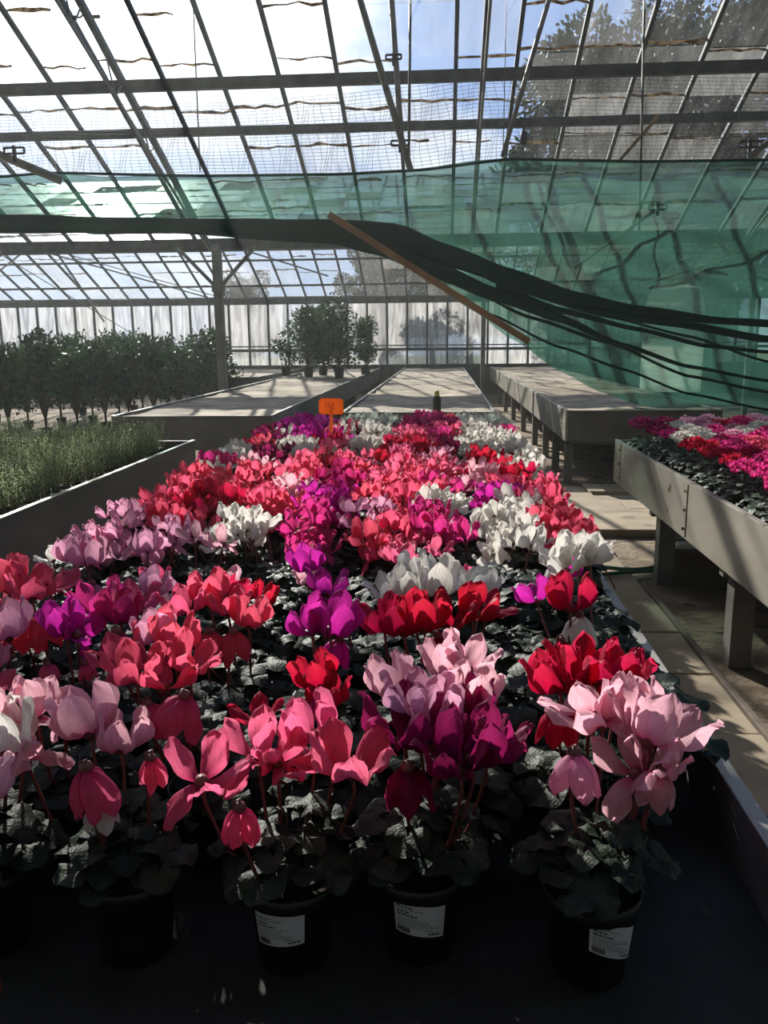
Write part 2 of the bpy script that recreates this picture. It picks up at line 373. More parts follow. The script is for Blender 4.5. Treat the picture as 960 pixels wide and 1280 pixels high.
# side walls
def side(name, x):
    g = grp(name)
    MB().box((x-.06, -1.5, -.05), (x+.06, BY, .78)).build('base_wall', M['masonry'], g)
    b = MB(); att = []
    ys = [-1.5+i*.85 for i in range(31)]; ys[-1] = BY
    def top(y): return min(zroof(y) if RY <= y <= GY else (RZ+(2.6-RZ)*(RY-y)/(RY+1.5) if y < RY else (GZ+(MZ-GZ)*(y-GY)/(MY-GY) if y < MY else BZ+SL*(BY-y))), 9)
    for i in range(30):
        n = len(b.v); b.v += [(x, ys[i], .78), (x, ys[i+1], .78), (x, ys[i+1], top(ys[i+1])), (x, ys[i], top(ys[i]))]; b.face([n, n+1, n+2, n+3]); att.append(rr.choice([.1, .3, .6]))
    o = b.build('glass', M['wallglass'], g); a = o.data.attributes.new('pane', 'FLOAT', 'FACE'); a.data.foreach_set('value', att)
    for y in ys: MB().bar((x, y, .78), (x, y, top(y)), .035, .05, (1, 0, 0)).build('mullion', M['bar'], g)
    for z in (.8, 1.7, 2.6): MB().bar((x, -1.5, z), (x, BY, z), .05, .06).build('rail', M['bar'], g)
side('wall_left', XL); side('wall_right', XR)

# trusses under the near slope
def truss(x, label, tie=True):
    t = thing('roof_truss', label, 'truss', (x, GY, GZ), 0, None)
    top0 = Vector((0, -.1, -.1)); top1 = Vector((0, RY-GY, RZ-GZ-.1))
    MB().bar(top0, top1, .06, .08).build('top_chord', M['bar'], t)
    lo0 = Vector((0, -.1, -.16)); lo1 = Vector((.0, RY-GY, RZ-GZ-.62))
    MB().bar(lo0, lo1, .03, .03).build('lower_chord', M['pipe'], t)
    N = 12; 
    for i in range(N):
        a = top0.lerp(top1, (i+.5)/N); c = lo0.lerp(lo1, (i if i % 2 else i+1)/N)
        MB().bar(a, c, .014, .014).build('web_bar', M['pipe'], t)
    return t
truss(-3.66, 'lattice roof truss of grey bars in the bright upper left roof')
truss(.42, 'heavy grey roof truss rising near the middle of the glass roof')
truss(4.5, 'lattice roof truss on the far right behind the green net')
def pole(name, pts, r, label, cat='pole', m='pipe', seg=8, grpn=None):
    # pts: list of world points
    base = Vector(pts[0]); o = MB().tube([Vector(p)-base for p in pts], r, seg).build(name, M[m], None, smooth=True); o.location = base
    return tag(o, label, cat, grpn)
# steel posts carrying the gutter
for x, lab in ((-3.58, 'grey steel post with forked braces rising through the long bench'), (.62, 'slim grey steel post beside the narrow middle bench'), (4.7, 'grey steel post behind the green net on the right'), (-7.7, 'grey steel post standing among the citrus saplings')):
    t = thing('steel_post', lab, 'post', (x, GY, 0))
    w = .13 if x == -3.58 else .07
    MB().box((-w/2, -w/2, 0), (w/2, w/2, GZ-.06)).build('shaft', M['post'], t)
    if x in (-3.58, 4.7, -7.7):
        for s in (-1, 1): MB().bar((s*.03, 0, 2.35), (s*.62, 0, GZ-.1), .05, .05).build('brace', M['post'], t)
        MB().box((-w/2-.02, -w/2-.02, 2.28), (w/2+.02, w/2+.02, 2.4)).build('collar', M['post'], t)
# far truss wires and rods of the second span
def P(px, py, Y): return aty(px, py, Y)
rods = [((0, 338), (48, 300), 17, .025, 'short slanting rod at the far left under the roll of net'),
        ((20, 305), (260, 372), 18, .02, 'long thin rod crossing the far roof on the left'),
        ((60, 300), (130, 402), 17.5, .03, 'slanting grey pipe left of the forked post'),
        ((85, 318), (276, 372), 19, .012, 'thin wire stretched to the forked post'),
        ((215, 285), (410, 345), 15, .022, 'pale bamboo like rod hanging below the rolled net'),
        ((0, 318), (170, 420), 20, .012, 'thin tie wire low on the far left roof')]
def onC(px, py):
    d = ray(px, py); t = (BZ+SL*BY-H-.1)/(d.z+SL*d.y); q = CAM+d*t
    return q if q.y < BY-.1 else aty(px, py, BY-.1)
for a, c, Y, r, lab in rods: pole('tie_rod', [onC(*a), onC(*c)], r, lab, 'rod', seg=6)
# poles and wires of the near roof
pole('roof_pole', [P(448, -6, 8.9), P(513, 212, 9.25)], .035, 'dark pole slanting down to the top edge of the green net', seg=8)
pole('roof_pole', [P(489, -6, 9.1), P(503, 190, 9.5)], .03, 'steeper dark pole just right of the slanting one')
pole('roof_pole', [P(688, -6, 9.2), P(628, 196, 9.5)], .024, 'thin dark pole with a knotted joint at upper centre right')
pole('roof_wire', [P(241, -6, 9.5), P(250, 214, 9.6)], .008, 'thin hanging wire in the bright left roof', 'wire', 'wire', 5)
pole('roof_wire', [P(513, -6, 9.5), P(511, 200, 9.6)], .016, 'thin straight hanging rod near the roof centre', 'wire', 'wire', 5)
pole('roof_wire', [P(633, -6, 9.5), P(629, 196, 9.6)], .005, 'fine vertical wire right of the heavy truss', 'wire', 'wire', 5)
pole('roof_wire', [P(806, -6, 9.5), P(798, 340, 9.7)], .014, 'vertical rod hanging at the right half of the roof', 'wire', 'wire', 5)
pole('net_support_pole', [P(-30, 184, 8.6), P(2, 194, 8.65), P(77, 226, 8.8)], .045, 'grey pipe end poking down past the net top at far left')
pole('net_support_pole', [P(823, 145, 9.6), P(775, 200, 9.6)], .02, 'short pale pole leaning above the net on the right', 'pole', 'wood')
pole('net_support_pole', [P(718, 335, 9.7), P(818, 264, 9.7)], .018, 'pale thin pole clamped behind the net on the right', 'pole', 'wood')
pole('net_support_pole', [P(805, 355, 9.5), P(1085, 272, 9.5)], .014, 'pale thin cane behind the net at the right edge', 'pole', 'wood')
pole('net_support_pole', [P(935, 196, 8.9), P(985, 160, 8.9)], .03, 'pale pipe end at the right edge above the net')
t = thing('wire_tensioner', 'dark sausage shaped tensioner hanging on a thin cord', 'tensioner', P(655, 150, 9.4))
MB().tube([(0, 0, .0), (0, 0, -.22)], [.012, .012], 8).build('handle_rod', M['wire'], t)
MB().lathe([(0, 0), (.03, -.015), (.034, -.08), (.024, -.14), (0, -.15)], 12, (0, 0, -.1)).build('weight', M['bar'], t, smooth=True)
MB().tube([(0, 0, 0), (-.01, 0, .55)], .004, 5).build('cord', M['wire'], t)
def bracket(px, py, Y, lab, s=1):
    t = thing('pipe_clamp', lab, 'clamp', P(px, py, Y))
    b = MB(); w, h = .13*s, .05*s
    for a, c in (((-w, 0, 0), (w, 0, 0)), ((w, 0, 0), (w, 0, h*1.4)), ((w, 0, h*1.4), (-w, 0, h*1.4)), ((-w, 0, h*1.4), (-w, 0, 0))): b.bar(a, c, .018, .018)
    b.build('clip', M['bar'], t); MB().bar((0, 0, -.1*s), (0, 0, h*1.8), .03, .03).build('bolt', M['bar'], t)
bracket(18, 192, 8.6, 'small rectangular clamp on the pipe at far left', .8)
bracket(937, 184, 8.9, 'small rectangular clamp at the right edge above the net', .8)
bracket(822, 262, 9.65, 'dark clamp gripping the pole behind the net', .7)
bracket(500, 182, 9.3, 'cluster clamp at the foot of the central poles', .7)
bracket(492, 74, 9.2, 'cable clip on the upper purlin near the centre', .6)

# ------------------------------------------------------------------ green shade net
NY = 9.4
def interp(tab, x):
    if x <= tab[0][0]: return tab[0][1]
    for (a, va), (c, vc) in zip(tab, tab[1:]):
        if x <= c:
            t = (x-a)/(c-a); t = t*t*(3-2*t)*.35+t*.65; return va+(vc-va)*t
    return tab[-1][1]
TOP = [(-300, 226), (0, 222), (60, 214), (130, 221), (250, 218), (420, 216), (520, 211), (600, 200), (640, 197), (690, 199), (800, 200), (960, 198), (1250, 192)]
BOT = [(-300, 284), (0, 285), (200, 288), (400, 300), (440, 306), (520, 335), (590, 388), (640, 424), (700, 464), (750, 490), (800, 507), (880, 521), (960, 528), (1250, 545)]
net = thing('shade_net', 'torn green shade net drawn across the greenhouse and sagging low at right', 'net', P(480, 215, NY))
o0 = net.location
def netp(px, py, dy=0): return P(px, py, NY+dy)-o0
def sheet(u, v):
    px = -300+1550*u; t = interp(TOP, px); bt = interp(BOT, px); py = t+(bt-t)*v
    dy = .05*noise.noise(Vector((px*.012, py*.03, 0)))+.10*max(0, v-.3)*noise.noise(Vector((px*.006, py*.05, 3)))
    if px > 480: dy += .05*math.sin((py-.38*(px-480))*.11)*min(1, (px-480)/200)
    return netp(px, py, dy)
MB().grid(sheet, 220, 60).build('net_sheet', M['net'], net, smooth=True)
def fold(tab, w, name='gathered_fold', seed=0, m='netdense'):
    # tab: px,py ; w: px half thickness list ; a flattened, wrinkled roll of netting
    b = MB(); N = 90; seg = 14
    X0, X1 = tab[0][0], tab[-1][0]
    rows = []
    for i in range(N+1):
        px = X0+(X1-X0)*i/N; py = interp([(a, c) for a, c in tab], px); hw = interp(w, px)
        c = netp(px, py, -.12); k = NY/F*1.02
        for s in range(seg):
            a = 2*PI*s/seg; wr = 1+.22*noise.noise(Vector((px*.01, s*1.7, seed)))
            b.v.append(tuple(c+Vector((0, math.cos(a)*hw*k*.6*wr, math.sin(a)*hw*k*wr))))
    for i in range(N):
        for s in range(seg):
            a = i*seg+s; c = i*seg+(s+1) % seg; b.face([a, c, c+seg, a+seg])
    b.build(name, M[m], net, smooth=True)
fold([(-300, 276), (0, 280), (200, 282), (400, 289), (500, 297), (560, 318), (640, 348), (720, 374), (800, 389), (900, 401), (1250, 425)], [(-300, 12), (0, 11), (200, 9), (400, 14), (500, 15), (560, 12), (640, 10), (720, 9), (800, 6), (900, 4), (1250, 4)])
fold([(400, 292), (470, 306), (540, 335), (620, 368), (700, 398), (780, 432), (860, 458), (960, 476), (1250, 510)], [(400, 9), (470, 12), (540, 10), (620, 8), (700, 5), (780, 3), (860, 2), (1250, 2)], seed=3)
fold([(470, 290), (560, 325), (650, 362), (740, 388), (830, 402), (960, 424), (1250, 460)], [(470, 3), (560, 3), (650, 4), (740, 4), (830, 5), (960, 4), (1250, 4)], seed=5)
fold([(620, 360), (700, 388), (800, 412), (880, 432), (960, 440), (1250, 470)], [(620, 4), (700, 4), (800, 2.5), (960, 2), (1250, 2)], seed=7)
fold([(610, 392), (700, 434), (780, 462), (860, 492), (960, 512), (1250, 540)], [(610, 1.5), (780, 1.5), (1250, 1.5)], seed=8)
fold([(-300, 224), (0, 221), (60, 216), (250, 220), (420, 218), (520, 213), (640, 199), (800, 202), (1250, 196)], [(-300, 1.6), (1250, 1.6)], 'edge_cord', 9)
fold([(560, 345), (660, 396), (760, 428), (860, 470), (960, 490), (1250, 520)], [(560, 2), (700, 2), (1250, 1.2)], seed=11)
fold([(680, 372), (760, 396), (860, 420), (960, 452), (1250, 480)], [(680, 1.5), (1250, 1.5)], seed=12)
tag(MB().bar(P(411, 268, 9.08), P(661, 427, 9.2), .07, .045, (0, 1, 0)).build('wooden_batten', M['wood']), 'long wooden batten slanting down in front of the rolled green net', 'batten')
# bird netting above it: a fine square mesh of cord
b = MB(); rr = random.Random(2)
BT = [(-200, 135), (0, 135), (120, 131), (300, 128), (420, 118), (520, 108), (600, 95), (700, 93), (960, 98), (1200, 100)]
def bn(u, v):
    px = -200+1400*u; a = interp(BT, px); c = interp(TOP, px)+1; py = a+(c-a)*v
    return P(px, py, NY+.35*(1-v)+.05+.04*noise.noise(Vector((px*.02, v*3, 1))))
NU, NV = 190, 22
for j in range(NV+1): b.tube([bn(i/60, j/NV) for i in range(61)], .0024, 3, False)
for i in range(NU+1): b.tube([bn(min(1, max(0, i/NU+.004*math.sin(i*.9+j))), j/5) for j in range(6)], .0022, 3, False)
tag(b.build('bird_netting', M['birdnet']), 'fine grey square bird netting hung above the green net', 'netting')

# ------------------------------------------------------------------ benches
def bench(label, x0, x1, y0, y1, zt, bed, zb=.47, mats=('board', 'board', 'board', 'sand'), legs=(), legx=None, lipm='lip', seams=(), bolts=True, sandy=False, legw=.09):
    t = thing('growing_bench', label, 'bench', (x0, y0, 0)); W, D = x1-x0, y1-y0; T = .025
    def part(nm, a, c, m): o = MB().box(a, c).build(nm, M[m], t); bevel(o, .003); return o
    part('side_board', (0, 0, zb), (T, D, zt), mats[0]); part('side_board', (W-T, 0, zb), (W, D, zt), mats[1])
    part('end_board', (T, 0, zb), (W-T, T, zt), mats[2]); part('end_board', (T, D-T, zb), (W-T, D, zt), mats[2])
    for xx in (-.006, W-T-.006): part('lip', (xx+.004, -.004, zt), (xx+T+.008, D+.004, zt+.005), lipm)
    b = MB()
    if sandy: b.grid(lambda u, v: (T+u*(W-2*T), T+v*(D-2*T), bed+.03*noise.noise(Vector((u*W*1.6, v*D*1.2, x0)))+.012*noise.noise(Vector((u*W*7, v*D*5, x0)))), 30, 120)
    else: b.box((T, T, bed-.03), (W-T, D-T, bed))
    b.build('bed', M[mats[3]], t, smooth=sandy)
    if sandy: part('underside', (T, T, zb+.02), (W-T, D-T, zb+.05), 'plank')
    lx = legx or (.08, W-.08-legw)
    for yy in legs:
        for xx in lx: part('leg', (xx, yy-y0, -.02), (xx+legw, yy-y0+legw, zb+.02), 'leg')
        o = part('cross_bearer', (T, yy-y0, zb-.05), (W-T, yy-y0+.06, zb), 'leg')
    for yy in seams:
        q = yy-y0
        s = part('seam_strip', (-.004, q-.006, zb+.01), (0.002, q+.006, zt-.01), 'plank')
        for z in (zt-.05, (zt+zb)/2, zb+.05): MB().tube([(-.012, q+.03, z), (.0, q+.03, z)], .008, 8).build('bolt', M['lap'], s)
    return t
bench('long bench crowded with cyclamens in flower, its right metal lip in view', -1.17, .50, .62, 6.25, .77, .66, .47, ('board_dark', 'board_dark', 'board_dark', 'mat'), legs=(1.2, 2.6, 4.0, 5.4))
bench('right hand bench with pale rust spotted side board and small cyclamens', 1.26, 2.75, 1.0, 6.17, .77, .56, .47, ('board', 'board', 'board', 'mat'), legs=(1.1, 2.42, 3.76, 5.1), seams=(1.9, 4.3, 5.95), legw=.1)
bench('left bench with plain grey side board and feathery young plants', -3.45, -1.88, 1.2, 6.15, .77, .60, .40, ('board_dark', 'board_dark', 'board_dark', 'mat'), legs=(1.8, 3.2, 4.6, 5.8))
bench('long sand covered bench carrying bushy potted shrubs', -3.38, -1.72, 8.25, 22.8, .77, .745, .45, ('board_dark', 'board_dark', 'board_dark', 'sand'), legs=(8.4, 11, 13.9, 17, 20), sandy=True)
bench('narrow middle sand bench with a dark bottle near its end', -1.06, .54, 8.6, 22.9, .77, .75, .45, ('board_dark', 'board_dark', 'board_dark', 'sand'), legs=(8.8, 11, 13.9, 17, 20), sandy=True)
bench('sand covered bench with pale side board beneath the sagging green net', 1.27, 2.86, 8.75, 23.2, .77, .755, .45, ('board', 'board_dark', 'board_dark', 'sand'), legs=(8.9, 9.9, 10.9, 12.2, 14, 16, 18, 20), legx=(.03, 1.4), sandy=True, seams=(9.0,), legw=.08)
bench('distant bench behind the potted shrubs', -6.2, -3.9, 17.5, 22.9, .77, .74, .5, ('board_dark', 'board_dark', 'board_dark', 'sand'), legs=(18, 20.5), sandy=True)
tag(bevel(MB().box((1.36, 5.13, -.02), (2.7, 5.18, .2)).build('ground_board', M['plank']), .004), 'dark board on edge on the ground under the right bench', 'board')
tag(bevel(MB().box((1.22, .8, -.03), (1.25, 5.0, .03)).build('path_edging', M['plank']), .004), 'low dark edging strip between paved path and soil', 'edging')

def hose(pts, lab):
    b = MB(); P3 = [Vector(p) for p in pts]; sm = []
    for i in range(len(P3)-1):
        p0 = P3[max(i-1, 0)]; p1 = P3[i]; p2 = P3[i+1]; p3 = P3[min(i+2, len(P3)-1)]
        for k in range(6):
            t = k/6; sm.append(.5*((2*p1)+(p2-p0)*t+(2*p0-5*p1+4*p2-p3)*t*t+(3*p1-p0-3*p2+p3)*t*t*t))
    sm.append(P3[-1]); tag(b.tube(sm, .013, 8).build('garden_hose', M['hose'], None, smooth=True), lab, 'hose')
hose([atz(700, 706, .035), atz(745, 708, .035), atz(790, 712, .035), atz(825, 706, .035), atz(845, 688, .03), atz(832, 682, .03), atz(838, 676, .03), atz(870, 674, .02), atz(905, 680, .01), atz(925, 690, .01), atz(900, 698, .01), atz(860, 697, .01), atz(836, 690, .01)], 'green hose crossing the path and looping under the right bench')
hose([atz(690, 722, .035), atz(740, 719, .035), atz(790, 715, .04), atz(835, 712, .035), atz(868, 707, .02)], 'second strand of green hose lying lower across the path')

# ------------------------------------------------------------------ flowers
def petal(b, L, W, az, pts, cup=.5, ruf=.1, twist=0, rs=None, tip=.5):
    """pts: (t, polar angle from +z) table for the midrib direction; az azimuth"""
    NU, NV = 8, 9; out = Vector((math.cos(az), math.sin(az), 0)); side0 = Vector((-math.sin(az), math.cos(az), 0)); ph = rs.uniform(0, 9)
    mid = [out*.004]; dirs = []
    for j in range(NV+1):
        a = interp(pts, j/NV); dirs.append(out*math.sin(a)+Vector((0, 0, math.cos(a))))
    for j in range(NV): mid.append(mid[-1]+dirs[j]*(L/NV))
    def fn(u, v):
        j = min(NV, round(v*NV)); d = dirs[j]; p = mid[j]; s = (u-.5)*2
        tw = twist*v; sd = side0*math.cos(tw)+d.cross(side0)*math.sin(tw); nrm = d.cross(sd)
        w = W*.5*(.20+.80*math.sin(PI*.5*min(1, v/.56))**1.3) if v < .56 else W*.5*max(0, 1-((v-.56)/.44)**2.3)**.62
        w = max(w, W*.05)
        if v == 1: p = p+d*L*.02*tip*(1-abs(s))
        return p+sd*s*w+nrm*(-cup*w*(s*s-.35))+nrm*ruf*W*.25*math.sin(s*6+v*9+ph)*v*abs(s)+d*L*.035*math.sin(s*7+ph)*v**3
    b.grid(fn, NU, NV)
def flower_mesh(kind, seed, stem=True):
    rs = random.Random(seed); b = MB(); a0 = rs.uniform(0, 6.28); j = lambda s: rs.uniform(-s, s)
    L = .056
    for k in range(5):
        az = a0+k*2*PI/5+j(.15)
        if kind == 'open': pts = [(0, 1.5), (.22, .75+j(.1)), (.6, .38+j(.15)), (1, .62+j(.25))]; W = .033; cup = .5
        elif kind == 'tight': pts = [(0, 1.5), (.25, .45), (.6, .12+j(.1)), (1, .0+j(.25))]; W = .034; cup = .7
        elif kind == 'wide': pts = [(0, 1.5), (.25, 1.05), (.6, .85+j(.25)), (1, 1.05+j(.3))]; W = .032; cup = .35
        elif kind == 'wings':
            sgn = math.cos(az)
            pts = [(0, 1.5), (.25, .9), (.6, .55+j(.3)), (1, .6+j(.35))] if k not in (2,) else [(0, 1.7), (.3, 2.3), (.7, 2.7), (1, 2.85)]; W = .031; cup = .4
        elif kind == 'bud': pts = [(0, 2.2), (.25, 2.75), (.6, 3.1), (1, 3.35)]; W = .026; cup = .8
        else: pts = [(0, 2.1), (.2, 2.45), (.6, 2.95+j(.15)), (1, 3.0+j(.25))]; W = .030; cup = .55        # drooping bell
        petal(b, L*(1+j(.1)), W*(1+j(.1)), az, pts, cup, .8 if kind in ('open', 'wide', 'wings') else .6, j(.35) if kind != 'bud' else .7, rs)
    b.cur = 1
    b.lathe([(0, .008), (.006, .006), (.008, 0), (.006, -.006), (0, -.009)], 8)
    if stem:
        dx, dy = j(.02), j(.02)
        b.tube([(0, 0, .004), (.004, 0, -.012), (.006+dx*.3, dy*.3, -.05), (dx, dy, -.10), (dx*1.5, dy*1.5, -.17)], .0022, 5)
    return b.mesh('flower', [PET['K'], M['stem']], True)
KINDS = ['open', 'tight', 'wide', 'wings', 'open', 'tight', 'open', 'wings']
FM = [flower_mesh(k, 100+i) for i, k in enumerate(KINDS)]
FN = {k: [flower_mesh(k, 300+i*7+s, False) for s in range(3)] for i, k in enumerate(['open', 'tight', 'wide', 'wings', 'bud', 'bell'])}
def setcol(o, c):
    o.material_slots[0].link = 'OBJECT'; o.material_slots[0].material = PET[c]
def leaf_shape(b, c, R, nrm, fwd, rs, fold_=.25, nr=4, ns=12):
    """rounded heart-shaped leaf with a notch at the stalk"""
    nrm = nrm.normalized(); fwd = (fwd-nrm*fwd.dot(nrm)).normalized(); sd = nrm.cross(fwd); n = len(b.v); ph = rs.uniform(0, 6)
    b.v.append(tuple(c))
    for i in range(1, nr+1):
        for k in range(ns+1):
            th = (-1+2*k/ns)*2.80; rr_ = R*(i/nr)*(1+.10*math.cos(th)-.12*(abs(th)/2.8)**6)*(1+.035*math.sin(th*9+ph))
            x = math.cos(th)*rr_; yv = math.sin(th)*rr_
            z = -fold_*(rr_**2)/R*.8+.16*R*(i/nr)**2*math.sin(th*4+ph)+.06*R*(i/nr)**3*math.sin(th*9+ph)+abs(yv)*.22
            b.v.append(tuple(c+fwd*x+sd*yv+nrm*z))
    for k in range(ns): b.face([n, n+1+k, n+2+k])
    for i in range(nr-1):
        for k in range(ns):
            a = n+1+i*(ns+1)+k; b.face([a, a+ns+1, a+ns+2, a+1])
def foliage_mesh(seed, N=30, rad=.100, zc=.152, R=(.022, .038), pot_z=.11, res=(4, 18)):
    rs = random.Random(seed); b = MB(); ga = 2.399963
    for i in range(N):
        t = (i+.5)/N; r = rad*math.sqrt(t); a = i*ga+rs.uniform(-.3, .3)
        c = Vector((r*math.cos(a), r*math.sin(a), zc+.055*(1-t)+rs.uniform(-.018, .018)-(.012*t*t)))
        out = Vector((math.cos(a), math.sin(a), 0)); tilt = .05+.35*t+rs.uniform(-.35, .35)
        nrm = Vector((0, 0, 1))*math.cos(tilt)+out*math.sin(tilt)
        b.cur = 0; leaf_shape(b, c, rs.uniform(*R), nrm, out+Vector((rs.uniform(-.4, .4), rs.uniform(-.4, .4), 0)), rs, rs.uniform(.1, .5), *res)
        b.cur = 1; b.tube([(out.x*.01, out.y*.01, pot_z), tuple(c*.55+Vector((0, 0, .055))), tuple(c)], .0022, 4, False)
    return b
FOL = [foliage_mesh(40+i).mesh('foliage', [M['cleaf'], M['petiole']], True) for i in range(5)]
pot_me = MB().lathe([(0, 0), (.046, 0), (.049, .004), (.060, .106), (.066, .108), (.068, .128), (.064, .129), (.062, .112), (.058, .110)], 28).mesh('pot', M['pot'], True)
peat_me = MB().lathe([(.0595, .108), (.03, .113), (0, .112)], 20).mesh('potting_soil', M['peat'], True)

ANCH = """350 545 D;395 525 M;372 540 W;392 541 W;332 550 R;412 545 K;467 512 W;460 535 W;445 555 P;475 548 L;500 545 R;520 530 K;532 516 H;510 552 R;545 552 R;562 540 D;572 535 K;600 528 W;590 542 W;622 540 W;637 532 W;652 560 W;622 556 R;640 572 R;545 562 K;580 555 H;
290 580 S;320 585 S;345 605 S;300 565 W;322 567 M;355 588 P;380 600 H;402 590 M;370 640 H;385 625 H;420 585 H;442 600 P;462 600 L;470 578 P;500 590 S;530 585 S;565 595 W;592 600 W;550 622 H;600 588 M;622 575 P;640 592 S;662 590 S;612 620 S;595 632 H;230 602 S;256 602 R;340 570 S;350 560 K;385 560 K;370 575 S;430 565 S;415 605 M;440 570 H;480 565 K;510 570 K;550 585 H;
185 640 L;205 655 L;195 665 M;215 665 M;300 633 W;325 632 W;290 655 P;245 660 P;270 658 P;312 658 P;115 662 K;95 690 P;112 695 L;150 690 S;205 702 P;247 675 P;282 690 R;292 700 R;332 680 R;330 702 R;362 680 P;450 635 S;482 640 S;455 662 K;470 665 K;497 637 M;507 622 M;480 610 L;422 682 W;450 690 R;472 690 W;530 662 W;515 682 K;560 682 K;525 650 K;582 690 W;630 618 W;640 650 W;660 638 W;700 628 S;680 650 W;690 660 M;700 682 M;610 690 M;650 690 M;662 702 M;632 662 W;
20 700 S;40 722 S;8 690 S;60 730 S;10 782 L;80 780 M;130 750 H;152 760 H;175 752 K;190 730 P;235 752 S;270 742 S;292 760 S;310 772 S;250 735 S;385 700 M;402 722 M;412 732 M;410 782 M;430 742 M;455 702 R;540 718 W;510 730 W;572 730 W;600 720 W;490 740 W;520 770 R;560 770 R;590 758 R;500 780 R;720 695 W;710 738 R;
190 800 S;212 792 S;170 820 S;200 845 S;245 870 K;700 830 R;730 830 R;770 835 R;690 860 R;580 830 P;560 820 P;490 850 P;530 875 L;590 880 D;500 910 D;590 930 D;390 842 R;400 862 R;320 882 R;380 892 K;440 930 K;320 930 K;250 950 K;150 910 P;110 890 P;30 880 P;2 912 W;750 890 P;810 900 P;800 965 P;100 985 K"""
anchors = []
for a in ANCH.replace('\n', '').split(';'):
    x, yv, c = a.split(); anchors.append((float(x), float(yv), c))
